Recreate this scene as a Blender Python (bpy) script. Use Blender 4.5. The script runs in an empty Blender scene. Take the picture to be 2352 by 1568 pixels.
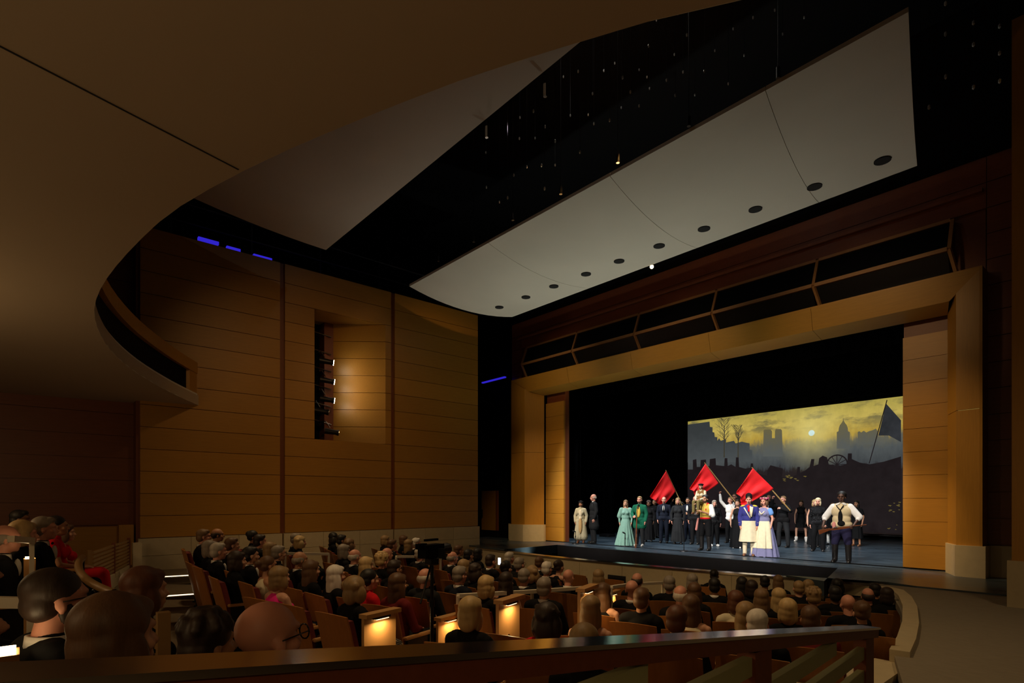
import bpy, bmesh, math, random
from math import sin, cos, pi, radians, sqrt, atan2
from mathutils import Vector, Matrix, Euler
random.seed(7)
SC = bpy.context.scene
COL = SC.collection
# ------------------------------------------------------------------ camera
F = 1306.0; CX = 1176.0; HY = 1150.0            # focal length, principal x and horizon row in pixels of a 2352x1568 frame
CAM = Vector((10.0, 0.0, 1.6))                  # 1.6 m above the stage floor (z = 0); stage centre is x = 0, stage lies towards +y
YAW = radians(49.1)
FW = Vector((-sin(YAW), cos(YAW), 0)); RT = Vector((cos(YAW), sin(YAW), 0)); UP = Vector((0, 0, 1))
cd = bpy.data.cameras.new('camera'); cam = bpy.data.objects.new('camera', cd); COL.objects.link(cam)
cd.sensor_width = 36.0; cd.lens = F / 2352 * 36.0
cd.shift_y = (HY - 784) / 2352.0
cd.clip_start = 0.05; cd.clip_end = 200
cam.location = CAM; cam.rotation_euler = (pi / 2, 0, YAW)
SC.camera = cam
SC.view_settings.view_transform = 'Standard'; SC.view_settings.look = 'None'
SC.view_settings.gamma = 1.0; SC.view_settings.use_curve_mapping = False
SC.view_settings.exposure = 0.0
w = bpy.data.worlds.new('world'); SC.world = w; w.use_nodes = True
w.node_tree.nodes['Background'].inputs[0].default_value = (0.30, 0.20, 0.10, 1)
w.node_tree.nodes['Background'].inputs[1].default_value = 0.004

def ray(x, y): return FW + RT * ((x - CX) / F) + UP * ((HY - y) / F)
def at(x, y, d): return CAM + ray(x, y) * d
def onz(x, y, z): r = ray(x, y); return CAM + r * ((z - CAM.z) / r.z)
def ony(x, y, Y): r = ray(x, y); return CAM + r * ((Y - CAM.y) / r.y)
def onx(x, y, X): r = ray(x, y); return CAM + r * ((X - CAM.x) / r.x)

# ------------------------------------------------------------------ large lights
def spot(name, loc, target, power, col, angle=50, blend=0.6, size=0.1):
    l = bpy.data.lights.new(name, 'SPOT'); l.energy = power; l.color = col; l.spot_size = radians(angle); l.spot_blend = blend; l.shadow_soft_size = size
    o = bpy.data.objects.new(name, l); COL.objects.link(o); o.location = loc
    o.rotation_euler = (Vector(target) - Vector(loc)).to_track_quat('-Z', 'Y').to_euler(); return o
def point(name, loc, power, col, size=0.1):
    l = bpy.data.lights.new(name, 'POINT'); l.energy = power; l.color = col; l.shadow_soft_size = size
    o = bpy.data.objects.new(name, l); COL.objects.link(o); o.location = loc; return o
WARM = (1.0, 0.66, 0.32); AMB = (1.0, 0.56, 0.22); WHITE = (1.0, 0.93, 0.84); COOL = (0.82, 0.93, 1.0)
# front-of-house spotlights on the rig above the suspended panels, aimed at the stage
for sx, tx in ((-4.6, -3.4), (-1.6, -1.2), (1.6, 1.2), (4.6, 3.2)):
    spot('stage_front_light', (sx, 6.9, 8.9), (tx, 17.6, 0.4), 3700, WHITE, 28, 0.6, 0.12)
for sx, sy, tx in ((-1.0, 1.6, -3.2), (2.5, 1.4, 0.6), (6.2, 2.2, 2.9)):  # unseen spots added at the balcony front to brighten the performers' faces
    spot('face_fill', (sx, sy, 5.3), (tx, 17.8, 1.3), 2900, WHITE, 23, 0.7, 0.12)
# stage electrics above the acting area
for sx in (-4.0, 0.0, 4.0):
    spot('stage_overhead_light', (sx, 17.0, 7.2), (sx, 18.6, 0), 1100, COOL, 80, 0.8, 0.15)
# warm wash on the left side wall and on the frame of the stage
spot('wall_wash_light', (3.2, 9.4, 8.6), (-6.6, 10.8, 3.2), 1500, AMB, 58, 1.0, 0.25)
spot('wall_wash_light', (2.6, 5.0, 8.6), (-6.6, 6.9, 3.6), 800, AMB, 60, 1.0, 0.25)
for sx in (-4.4, 0.2, 4.4):
    spot('frame_wash_light', (sx, 8.2, 7.2), (sx * 1.15, 15.4, 5.6), 330, WARM, 42, 1.0, 0.25)
spot('frame_side_light', (-2.2, 11.4, 7.4), (-6.2, 15.7, 1.2), 700, WARM, 44, 1.0, 0.2)
spot('frame_side_light', (3.6, 11.4, 7.4), (6.6, 15.8, 1.2), 700, WARM, 46, 1.0, 0.2)
spot('frame_base_fill', (-2.2, 11.4, 7.3), (-5.85, 15.95, 0.45), 1500, WARM, 20, 1.0, 0.15)  # unseen overhead spots added to brighten the foot of the frame
spot('frame_base_fill', (3.6, 11.4, 7.3), (6.4, 15.95, 0.45), 1500, WARM, 20, 1.0, 0.15)
# unseen lamps added in the pit, imitating stage bounce on the suspended panels
for sx in (-4.2, -0.6, 3.0):
    spot('panel_fill', (sx, 13.2, -0.7), (sx, 12.3, 8.0), 400, (0.88, 0.95, 0.80), 80, 1.0, 0.2)
spot('ceiling_bounce_light', (-3.0, 9.6, 5.0), (-0.5, 5.2, 8.7), 45, (1.0, 0.80, 0.66), 90, 1.0, 0.3)
# unseen fill lamps added under the balcony for its soffit and the nearest heads
point('house_fill', (7.6, -3.0, 2.4), 55, WARM, 0.25)
point('house_fill', (1.0, -2.2, 2.5), 60, WARM, 0.25)
point('house_fill', (11.9, -0.7, 2.8), 24, WARM, 0.15)
point('drop_fill', (2.0, 8.4, 11.8), 22, WHITE, 0.015)  # unseen lamp added in the roof space so the glass drops show
spot('soffit_fill', (10.7, -0.9, 2.3), (7.6, 1.4, 4.1), 16, WARM, 120, 1.0, 0.2)  # unseen spot added behind the camera to even out the soffit
spot('slat_light', (12.9, 3.4, 4.4), (9.2, 2.6, 0.7), 900, (1.0, 0.92, 0.62), 50, 1.0, 0.15)
spot('house_down_light', (5.2, 3.8, 8.4), (4.6, 5.6, -0.5), 800, WARM, 80, 1.0, 0.3)
spot('house_down_light', (-2.0, 4.6, 8.4), (-1.6, 5.8, -0.5), 720, WARM, 84, 1.0, 0.3)
for sx in (-3.4, 0.6, 4.4):
    spot('pit_rail_fill', (sx, 5.6, 8.3), (sx, 11.7, -0.5), 330, WARM, 44, 1.0, 0.2)  # unseen ceiling spots added to lift the rail's stone face
spot('side_aisle_light', (11.2, 8.0, 8.0), (9.6, 8.6, 0), 260, WARM, 80, 1.0, 0.3)

# ------------------------------------------------------------------ materials
MATS = {}
def new_mat(name):
    m = bpy.data.materials.new(name); m.use_nodes = True; MATS[name] = m
    return m, m.node_tree.nodes, m.node_tree.links, m.node_tree.nodes['Principled BSDF']
def M(name, col, rough=0.6, metal=0.0, ns=0, namt=0.25, bump=0.0, stretch=(1, 1, 1), emis=None, es=1.0, coat=0.0, rand=0.0, spec=None):
    if name in MATS: return MATS[name]
    m, N, L, P = new_mat(name)
    P.inputs['Base Color'].default_value = (*col, 1); P.inputs['Roughness'].default_value = rough; P.inputs['Metallic'].default_value = metal
    if coat: P.inputs['Coat Weight'].default_value = coat; P.inputs['Coat Roughness'].default_value = 0.15
    if spec is not None: P.inputs['Specular IOR Level'].default_value = spec
    if emis: P.inputs['Emission Color'].default_value = (*emis, 1); P.inputs['Emission Strength'].default_value = es
    if ns:
        tc = N.new('ShaderNodeTexCoord'); mp = N.new('ShaderNodeMapping'); nz = N.new('ShaderNodeTexNoise')
        mp.inputs['Scale'].default_value = stretch; nz.inputs['Scale'].default_value = ns; nz.inputs['Detail'].default_value = 4
        L.new(tc.outputs['Object'], mp.inputs['Vector']); L.new(mp.outputs['Vector'], nz.inputs['Vector'])
        mix = N.new('ShaderNodeMixRGB'); mix.blend_type = 'MIX'
        mix.inputs[1].default_value = (*[c * (1 - namt) for c in col], 1); mix.inputs[2].default_value = (*[min(1, c * (1 + namt)) for c in col], 1)
        L.new(nz.outputs['Fac'], mix.inputs[0]); last = mix.outputs[0]
        if rand:
            oi = N.new('ShaderNodeObjectInfo'); hv = N.new('ShaderNodeHueSaturation'); mr = N.new('ShaderNodeMapRange')
            mr.inputs['To Min'].default_value = 1 - rand; mr.inputs['To Max'].default_value = 1 + rand
            L.new(oi.outputs['Random'], mr.inputs['Value']); L.new(mr.outputs['Result'], hv.inputs['Value']); L.new(last, hv.inputs['Color']); last = hv.outputs[0]
        L.new(last, P.inputs['Base Color'])
        if bump:
            b = N.new('ShaderNodeBump'); b.inputs['Strength'].default_value = bump; b.inputs['Distance'].default_value = 0.01
            L.new(nz.outputs['Fac'], b.inputs['Height']); L.new(b.outputs['Normal'], P.inputs['Normal'])
    return m
WOODC = (0.44, 0.212, 0.026)
for ax, st in (('x', (0.6, 9, 9)), ('y', (9, 0.6, 9)), ('z', (9, 9, 0.6))):
    M('wood_' + ax, WOODC, 0.42, ns=5, namt=0.16, stretch=st, rand=0.07)
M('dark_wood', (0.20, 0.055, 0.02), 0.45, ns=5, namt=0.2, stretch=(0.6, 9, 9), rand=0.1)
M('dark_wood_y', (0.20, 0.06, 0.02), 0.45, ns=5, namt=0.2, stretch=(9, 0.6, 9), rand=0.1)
M('mullion_wood', (0.42, 0.22, 0.09), 0.45, ns=6, namt=0.15)
M('seat_wood', (0.36, 0.14, 0.035), 0.38, ns=4, namt=0.2, stretch=(8, 8, 0.7), rand=0.06)
M('seat_wood_edge', (0.50, 0.27, 0.10), 0.45, ns=6, namt=0.1)
M('rail_wood', (0.33, 0.19, 0.07), 0.45, ns=5, namt=0.15)
M('slat_green_lit', (0.42, 0.42, 0.20), 0.5, ns=4, namt=0.1)  # greenish light on the wooden slats put into their base colour
M('stone', (0.56, 0.47, 0.30), 0.6, ns=7, namt=0.12, bump=0.05, rand=0.05)
M('plaster', (0.62, 0.55, 0.45), 0.8, ns=1.5, namt=0.05)
M('soffit', (0.50, 0.39, 0.27), 0.85, ns=0.6, namt=0.06)
M('cloud_paint', (0.72, 0.65, 0.55), 0.75, ns=0.9, namt=0.07)
M('fascia_paint', (0.70, 0.66, 0.56), 0.7, ns=3, namt=0.15, stretch=(1, 1, 0.3))
M('black', (0.004, 0.004, 0.005), 0.85, spec=0.1)
M('drape', (0.006, 0.006, 0.007), 0.95, ns=3, namt=0.4, stretch=(6, 6, 0.3), spec=0.05)
M('dark_metal', (0.02, 0.02, 0.022), 0.4, metal=0.6)
M('pane', (0.006, 0.007, 0.01), 0.25)
M('steel', (0.62, 0.60, 0.57), 0.22, metal=1.0, ns=3, namt=0.06, stretch=(1, 1, 1))
M('rail_white', (0.82, 0.74, 0.58), 0.45)
M('rail_metal', (0.70, 0.66, 0.62), 0.16, metal=1.0)
M('pit_face', (0.009, 0.008, 0.008), 0.6, ns=4, namt=0.2, spec=0.08)
M('carpet', (0.13, 0.095, 0.055), 0.95, ns=30, namt=0.25, bump=0.3)
M('carpet_grey', (0.27, 0.23, 0.17), 0.9, ns=8, namt=0.22, stretch=(1, 5, 1), bump=0.1)
M('hole', (0.008, 0.008, 0.008), 0.8)
M('glow_warm', (1, 0.8, 0.5), 0.5, emis=(1.0, 0.72, 0.36), es=14)
M('glow_soft', (1, 0.8, 0.5), 0.5, emis=(1.0, 0.70, 0.34), es=4)
M('glow_strip', (1, 0.85, 0.6), 0.5, emis=(1.0, 0.80, 0.52), es=2.2)
M('glow_lens', (1, 1, 1), 0.5, emis=(1.0, 0.90, 0.72), es=30)
M('glow_blue', (0.05, 0.05, 0.4), 0.5, emis=(0.05, 0.03, 1.0), es=0.55)
M('glow_phone', (1, 1, 1), 0.5, emis=(0.8, 0.9, 1.0), es=6)
M('bead', (0.8, 0.8, 0.78), 0.15, metal=0.3)
# the stage floor: dark blue gloss paint with scuffs
m, N, L, P = new_mat('stage_floor')
tc = N.new('ShaderNodeTexCoord'); n1 = N.new('ShaderNodeTexNoise'); n1.inputs['Scale'].default_value = 1.3; n1.inputs['Detail'].default_value = 8; n1.inputs['Roughness'].default_value = 0.7
mp = N.new('ShaderNodeMapping'); mp.inputs['Scale'].default_value = (0.5, 1.6, 1); L.new(tc.outputs['Object'], mp.inputs['Vector']); L.new(mp.outputs['Vector'], n1.inputs['Vector'])
cr = N.new('ShaderNodeValToRGB'); cr.color_ramp.elements[0].position = 0.35; cr.color_ramp.elements[0].color = (0.020, 0.032, 0.045, 1)
cr.color_ramp.elements[1].position = 0.72; cr.color_ramp.elements[1].color = (0.075, 0.11, 0.145, 1)
L.new(n1.outputs['Fac'], cr.inputs['Fac']); L.new(cr.outputs['Color'], P.inputs['Base Color'])
mr = N.new('ShaderNodeMapRange'); mr.inputs['To Min'].default_value = 0.18; mr.inputs['To Max'].default_value = 0.42; L.new(n1.outputs['Fac'], mr.inputs['Value']); L.new(mr.outputs['Result'], P.inputs['Roughness'])

# ------------------------------------------------------------------ helpers
def setp(o, label=None, cat=None, group=None, kind=None):
    if label: o['label'] = label
    if cat: o['category'] = cat
    if group: o['group'] = group
    if kind: o['kind'] = kind
    return o
def mesh_obj(name, me, mat=None, parent=None, loc=None, rot=None):
    o = bpy.data.objects.new(name, me); COL.objects.link(o)
    if mat is not None and not me.materials: me.materials.append(MATS[mat] if isinstance(mat, str) else mat)
    if parent: o.parent = parent
    if loc is not None: o.location = loc
    if rot is not None: o.rotation_euler = rot
    return o
def from_bm(name, bm, mat, parent=None, loc=None, rot=None, smooth=False):
    bmesh.ops.recalc_face_normals(bm, faces=bm.faces)
    me = bpy.data.meshes.new(name); bm.to_mesh(me); bm.free()
    if smooth:
        for p in me.polygons: p.use_smooth = True
        me.set_sharp_from_angle(angle=radians(38))
    return mesh_obj(name, me, mat, parent, loc, rot)
def empty(name, loc=(0, 0, 0), rz=0.0):
    o = bpy.data.objects.new(name, None); COL.objects.link(o); o.location = loc; o.rotation_euler = (0, 0, rz); o.empty_display_size = 0.1; return o
def bm_box(bm, lo, hi, mtx=None):
    c = [(lo[i] + hi[i]) / 2 for i in range(3)]; s = [abs(hi[i] - lo[i]) for i in range(3)]
    mm = Matrix.Translation(c) @ Matrix.Diagonal((*s, 1))
    bmesh.ops.create_cube(bm, size=1, matrix=(mtx @ mm) if mtx else mm)
def box(name, lo, hi, mat, parent=None, bevel=0.0):
    """box whose origin is its centre"""
    c = Vector([(lo[i] + hi[i]) / 2 for i in range(3)]); h = [abs(hi[i] - lo[i]) / 2 for i in range(3)]
    bm = bmesh.new(); bm_box(bm, [-v for v in h], h)
    if bevel: bmesh.ops.bevel(bm, geom=bm.edges[:], offset=bevel, segments=1, affect='EDGES')
    return from_bm(name, bm, mat, parent, c)
def bm_bar(bm, a, b, w_, h_, up=(0, 0, 1)):
    a = Vector(a); b = Vector(b); d = b - a; ln = d.length; d.normalize(); u = Vector(up)
    if abs(d.dot(u)) > 0.98: u = Vector((0, 1, 0))
    s = d.cross(u).normalized(); u = s.cross(d)
    mm = Matrix((( *s, 0), (*d, 0), (*u, 0), (0, 0, 0, 1))).transposed(); mm.translation = (a + b) / 2
    bmesh.ops.create_cube(bm, size=1, matrix=mm @ Matrix.Diagonal((w_, ln, h_, 1)))
def bar(name, a, b, w_, h_, mat, parent=None):
    bm = bmesh.new(); bm_bar(bm, a, b, w_, h_); return from_bm(name, bm, mat, parent)
def bm_tube(bm, a, b, r0, r1=None, seg=10):
    a = Vector(a); b = Vector(b); r1 = r0 if r1 is None else r1
    q = (b - a).to_track_quat('Z', 'Y').to_matrix().to_4x4(); q.translation = (a + b) / 2
    bmesh.ops.create_cone(bm, cap_ends=True, segments=seg, radius1=r0, radius2=r1, depth=(b - a).length, matrix=q)
def tube(name, a, b, r0, mat, parent=None, r1=None, seg=10):
    bm = bmesh.new(); bm_tube(bm, a, b, r0, r1, seg); return from_bm(name, bm, mat, parent, smooth=False)
def prism(name, pts, thick, mat, parent=None):
    """planar polygon (3D points) extruded by the vector thick"""
    bm = bmesh.new(); vs = [bm.verts.new(p) for p in pts]; f = bm.faces.new(vs)
    r = bmesh.ops.extrude_face_region(bm, geom=[f]); bmesh.ops.translate(bm, verts=[v for v in r['geom'] if isinstance(v, bmesh.types.BMVert)], vec=thick)
    return from_bm(name, bm, mat, parent)
def grid_mesh(name, rows, mat, parent=None, thick=0.0, smooth=True):
    """surface through rows of points; optional thickness straight up"""
    bm = bmesh.new(); V = [[bm.verts.new(p) for p in r] for r in rows]
    for i in range(len(V) - 1):
        for j in range(len(V[i]) - 1):
            bm.faces.new((V[i][j], V[i][j + 1], V[i + 1][j + 1], V[i + 1][j]))
    if thick:
        r = bmesh.ops.extrude_face_region(bm, geom=bm.faces[:]); bmesh.ops.translate(bm, verts=[v for v in r['geom'] if isinstance(v, bmesh.types.BMVert)], vec=(0, 0, thick))
    return from_bm(name, bm, mat, parent, smooth=smooth)
def floor_z(X, Y):
    b = min(1.0, max(0.0, (3.0 - X) / 8.0)) * 0.3
    return -0.3 - 0.078 * min(max(Y, 0.6), 11.8) + b
# ================================================================== THE SETTING
# ---- left side wall: three bays of horizontal planks on a stone base
WX = -6.6; PH = 0.552; Z0 = 0.68; NR = 14
wl = box('wall_left', (WX - 0.16, 2.25, -0.4), (WX - 0.08, 6.58, 8.42), 'dark_wood_y'); setp(wl, kind='structure')
def child(o, root):
    o.parent = root; o.matrix_parent_inverse = Matrix.Translation(-root.location); return o
for y0, y1, za, zb in ((8.98, 12.72, -0.4, 8.42), (6.58, 8.98, -0.4, 3.4), (6.58, 8.98, 7.35, 8.42)):
    child(box('backing', (WX - 0.16, y0, za), (WX - 0.08, y1, zb), 'dark_wood_y'), wl)
BAYS = ((2.25, 5.62), (5.76, 9.16), (9.30, 12.72))
NZ0, NZ1, NY0, NY1 = Z0 + 5 * PH, Z0 + 12 * PH, 6.62, 8.96
for bi, (y0, y1) in enumerate(BAYS):
    for r in range(NR):
        za, zb = Z0 + r * PH + 0.007, Z0 + (r + 1) * PH - 0.007
        if bi == 1 and NZ0 - 0.1 < za < NZ1 - 0.1:
            spans = ((y0, NY0), (NY1, y1))
        else: spans = ((y0, y1),)
        for a, b in spans: child(box('plank', (WX - 0.08, a, za), (WX, b, zb), 'wood_y'), wl)
    n = 3
    for k in range(n):
        a = y0 - 0.05 + (y1 - y0 + 0.1) * k / n; b = y0 - 0.05 + (y1 - y0 + 0.1) * (k + 1) / n
        child(box('stone_block', (WX - 0.08, a + 0.004, 0.24), (WX + 0.05, b - 0.004, Z0 - 0.01), 'stone'), wl)
        child(box('stone_block', (WX - 0.08, a + 0.004, -0.9), (WX + 0.05, b - 0.004, 0.232), 'stone'), wl)
# niche for the side lamps: splayed planks, dark back
for r in range(5, 12):
    za, zb = Z0 + r * PH + 0.007, Z0 + (r + 1) * PH - 0.007
    p = prism('splayed_plank', [Vector((WX, NY1, za)), Vector((WX - 1.05, 7.66, za)), Vector((WX - 1.05, 7.66, zb)), Vector((WX, NY1, zb))], (-0.05, 0.06, 0), 'wood_y'); child(p, wl)
child(box('niche_ceiling', (WX - 1.5, NY0 - 0.3, NZ1), (WX - 0.08, NY1, NZ1 + 0.06), 'wood_y'), wl)
child(box('niche_floor', (WX - 1.5, NY0 - 0.3, NZ0 - 0.06), (WX - 0.08, NY1, NZ0), 'dark_wood_y'), wl)
child(box('niche_back', (WX - 1.5, NY0 - 0.3, NZ0), (WX - 1.44, 7.75, NZ1), 'black'), wl)
child(box('niche_reveal', (WX - 1.44, 7.36, NZ0), (WX - 1.05, 7.66, NZ1), 'dark_wood'), wl)
child(box('niche_side', (WX - 1.44, NY0 - 0.36, NZ0), (WX - 0.08, NY0 - 0.3, NZ1), 'black'), wl)
# ---- recessed wall left of it, under and over the balcony
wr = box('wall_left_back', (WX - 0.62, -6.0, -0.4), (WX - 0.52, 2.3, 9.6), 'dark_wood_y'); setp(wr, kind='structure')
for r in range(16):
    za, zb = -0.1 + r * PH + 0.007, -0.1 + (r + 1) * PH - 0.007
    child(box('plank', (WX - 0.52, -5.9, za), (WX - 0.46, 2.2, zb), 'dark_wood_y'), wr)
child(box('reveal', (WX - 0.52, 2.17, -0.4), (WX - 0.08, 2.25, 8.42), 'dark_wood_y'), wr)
# dado of the side gallery below that wall
wd = box('wall_gallery_dado', (WX - 0.3, -0.4, -0.2), (WX - 0.22, 2.12, 0.98), 'wood_y'); setp(wd, kind='structure')
child(box('dado_panel', (WX - 0.22, -0.4, 0.03), (WX - 0.19, 1.8, 0.97), 'wood_y'), wd)
child(box('dado_end', (WX - 0.24, 1.82, 0.03), (WX - 0.02, 2.12, 1.02), 'wood_z'), wd)
# ---- enclosing black shell above and behind
def struct(name, lo, hi, mat): return setp(box(name, lo, hi, mat), kind='structure')
struct('ceiling', (-12, -8, 12.4), (13.5, 30, 12.6), 'black')
struct('wall_left_outer', (-12.2, -8, -2), (-12, 30, 12.4), 'black')
struct('wall_right_outer', (13.4, -8, -2), (13.6, 30, 12.4), 'black')
struct('wall_rear', (-12, -8.2, -2), (13.5, -8, 12.4), 'plaster')
struct('wall_stage_back', (-12, 29.8, -2), (13.5, 30, 12.4), 'black')
# ---- proscenium wall (plane y = 15.62) with planks around the frame
PY = 15.62
FL, FR = -7.45, 7.48          # outer edges of the golden frame
FT, FB = 6.45, 5.78           # top and bottom of its header
wp = box('wall_proscenium', (-9.0, PY + 0.06, 9.0), (12.0, PY + 0.3, 12.4), 'black'); setp(wp, kind='structure')
for za, zb, xa, xb in ((0, 9.0, -8.05, FL + 0.05), (0, 9.0, FR - 0.05, 9.6), (6.4, 9.0, FL, FR)):
    child(box('backing', (xa, PY + 0.08, za), (xb, PY + 0.3, zb), 'dark_wood'), wp)
for r in range(15):
    za, zb = Z0 + r * PH + 0.007, Z0 + (r + 1) * PH - 0.007
    if zb > 9.05: break
    child(box('plank', (-8.03, PY, za), (FL + 0.02, PY + 0.08, zb), 'dark_wood'), wp)
    child(box('plank', (FR - 0.02, PY, za), (9.6, PY + 0.08, zb), 'dark_wood'), wp)
    if zb > 8.0: child(box('plank', (FL + 0.03, PY, za), (FR - 0.03, PY + 0.08, zb), 'dark_wood'), wp)
for xa, xb in ((-8.1, FL + 0.02), (FR - 0.02, 9.6)):
    child(box('stone_block', (xa, PY - 0.14, 0.0), (xb, PY + 0.06, 0.66), 'stone'), wp)
child(box('shadow_gap', (-6.55, PY + 0.3, 0), (6.55, PY + 0.34, 0.02), 'black'), wp)
# ---- the golden frame: splayed jambs and header of single panels
fr = empty('trim_1', (0, PY, 0)); setp(fr, kind='structure')
def fprism(name, pts, th, mat): return child(prism(name, [Vector(p) for p in pts], th, mat), fr)
YF, YB = PY - 0.55, PY + 0.15   # front and back edges of the splay
def jamb(xo, xi, sgn):
    # broad splayed face from the outer front edge to the inner back edge, then a narrow reveal
    for za, zb in ((0.66, 3.52), (3.53, FB)):
        xm = xo + (xi - xo) * 0.62
        zt_o = zb if zb < 5 else FT
        zt_m = zb if zb < 5 else FT - (FT - FB) * 0.62
        fprism('frame_panel', [(xo, YF, za), (xm, YF + 0.06, za), (xm, YF + 0.06, zt_m), (xo, YF, zt_o)], (0, 0.05, 0), 'wood_z')
        fprism('frame_reveal', [(xm, YF + 0.06, za), (xi, YB, za), (xi, YB, zb), (xm, YF + 0.06, zt_m)], (-0.04 * sgn, 0.02, 0), 'wood_z')
    fprism('frame_side', [(xo, YF, 0.66), (xo, PY + 0.1, 0.66), (xo, PY + 0.1, FT), (xo, YF, FT)], (0.05 * sgn, 0, 0), 'wood_z')
    x0, x1 = min(xo, xi), max(xo, xi)
    fprism('plinth_block', [(xo - 0.06 * sgn, YF - 0.07, 0), (xo + (xi - xo) * 0.62, YF - 0.03, 0), (xi + 0.03 * sgn, YB - 0.05, 0), (xi + 0.03 * sgn, PY + 0.2, 0), (xo - 0.06 * sgn, PY + 0.2, 0)], (0, 0, 0.66), 'stone')
jamb(FL, -6.25, 1); jamb(FR, 6.75, -1)
xs = [FL, -4.35, -1.5, 1.28, 4.1, FR]
for k in range(5):
    xa, xb = xs[k], xs[k + 1]
    ta, tb = xa + 0.004, xb - 0.004
    ba = -6.25 if k == 0 else ta; bb = 6.75 if k == 4 else tb
    ma = FL + (1.2 * 0.62) if k == 0 else ta; mb = FR - 0.73 * 0.62 if k == 4 else tb
    zm = FT - (FT - FB) * 0.80
    za_m = zm; 
    ma = FL + 1.2 * 0.8 if k == 0 else ta; mb = FR - 0.73 * 0.8 if k == 4 else tb
    fprism('header_panel', [(ta, YF, FT), (tb, YF, FT), (mb, YF + 0.12, zm), (ma, YF + 0.12, zm)], (0, 0.05, 0.01), 'wood_x')
    fprism('header_soffit', [(ma, YF + 0.12, zm), (mb, YF + 0.12, zm), (bb, YB, FB), (ba, YB, FB)], (0, 0.02, 0.05), 'wood_x')
fprism('header_top', [(FL, YF, FT), (FR, YF, FT), (FR, PY + 0.1, FT), (FL, PY + 0.1, FT)], (0, 0, 0.03), 'wood_x')
# ---- plank tormentors inside the frame
for nm, xa, xb, sg in (('wall_tormentor_left', -6.3, -5.3, -1), ('wall_tormentor_right', 5.86, 6.85, 1)):
    t = box(nm, (xa, 15.98, 0.01), (xb, 16.2, 5.9), 'dark_wood'); setp(t, kind='structure')
    for r in range(11):
        za, zb = 0.03 + r * 0.545, 0.03 + (r + 1) * 0.545 - 0.008
        if zb > 5.55: break
        child(box('plank', (xa, 15.9, za), (xb, 15.98, zb), 'wood_x'), t)
# ---- glazed grid over the header: five bays, an upright row and a row leaning out
gw = empty('window_1', (0, PY - 0.05, 6.5)); setp(gw, kind='structure')
gx = [-7.05, -4.28, -1.5, 1.28, 4.08, 6.88]
ZB, ZM, ZT = 6.50, 7.08, 7.80; YMID, YBOT, YTOP = PY - 0.34, PY - 0.10, PY - 0.06
for i, x in enumerate(gx):
    child(bar('mullion', (x, YMID, ZM), (x, YTOP, ZT), 0.07, 0.06, 'mullion_wood'), gw)
    child(bar('mullion', (x + 0.1, YBOT, ZB), (x, YMID, ZM), 0.07, 0.06, 'mullion_wood'), gw)
for i in range(5):
    a, b = gx[i] + 0.035, gx[i + 1] - 0.035
    child(bar('transom', (a, YMID, ZM), (b, YMID, ZM), 0.07, 0.09, 'mullion_wood'), gw)
    child(bar('transom', (a, YTOP, ZT), (b, YTOP, ZT), 0.07, 0.07, 'mullion_wood'), gw)
    child(prism('pane', [Vector(p) for p in ((a, YMID + 0.02, ZM), (b, YMID + 0.02, ZM), (b, YTOP + 0.02, ZT), (a, YTOP + 0.02, ZT))], (0, 0.015, 0), 'pane'), gw)
    child(prism('pane', [Vector(p) for p in ((a, YBOT + 0.02, ZB), (b, YBOT + 0.02, ZB), (b, YMID + 0.02, ZM), (a, YMID + 0.02, ZM))], (0, 0.015, 0), 'pane'), gw)
child(bar('cornice', (-7.6, PY - 0.05, 8.25), (7.4, PY - 0.05, 8.25), 0.12, 0.07, 'dark_wood'), gw)
# ---- right side: return wall with stone base at the stage end, side aisle floor
wq = box('wall_right', (8.42, 11.55, -0.1), (8.9, 12.75, 9.0), 'wood_z'); setp(wq, kind='structure')
child(box('stone_block', (8.37, 11.5, -0.1), (8.9, 12.78, 0.68), 'stone'), wq)
# ---- gap beside the proscenium: dark lobby with a door
wg = box('wall_wing_left', (-10.0, 15.9, 0), (-8.05, 16.0, 12), 'black'); setp(wg, kind='structure')
dr = empty('door_1', (-8.75, 15.82, 0)); setp(dr, kind='structure')
a = ony(1106, 1230, 15.8); b = ony(1143, 1230, 15.8)
child(box('door_leaf', (a.x, 15.8, 0.30), (b.x - 0.12, 15.86, 2.05), 'wood_z'), dr)
child(box('door_edge', (b.x - 0.12, 15.79, 0.30), (b.x, 15.86, 2.05), 'dark_wood'), dr)
child(box('kick_plate', (a.x, 15.78, 0.02), (b.x, 15.86, 0.29), 'dark_metal'), dr)
child(box('push_bar', (a.x - 0.02, 15.74, 0.85), (a.x + 0.09, 15.8, 1.22), 'dark_metal'), dr)
child(bar('catwalk_edge', (-9.2, 14.9, 4.35), (-8.1, 15.5, 4.3), 0.1, 0.05, 'dark_metal'), wg)
child(box('blue_strip', (-9.7, 15.3, 6.75), (-8.15, 15.4, 6.80), 'glow_blue'), wg)
# ---- stage and apron floors, orchestra pit, house floor
def poly(name, pts, mat, thick=-0.06, parent=None): return prism(name, [Vector(p) for p in pts], (0, 0, thick), mat, parent)
PL0 = Vector((-5.45, 15.05, 0)); PR0 = Vector((4.95, 15.05, 0))          # back corners of the pit
pl0 = onz(1275, 1251, 0); pr0 = onz(1930, 1302, 0); pl1 = onz(1160, 1261, 0); pr1 = onz(1893, 1334, 0)
YP = (pl0.y + pr0.y) / 2; pl0.y = pr0.y = YP
RC = Vector((-1.5, 41.75, 0)); RR = 30.0                                    # circle of the pit rail
def rail_pt(X, rr=RR, z=0.0): return Vector((X, RC.y - sqrt(max(0.01, rr * rr - (X - RC.x) ** 2)), z))
st = poly('floor_stage', [(-10, YP, 0), (13.4, YP, 0), (13.4, 29.7, 0), (-10, 29.7, 0)], 'stage_floor', -0.9); setp(st, kind='structure')
NS = 14
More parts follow.
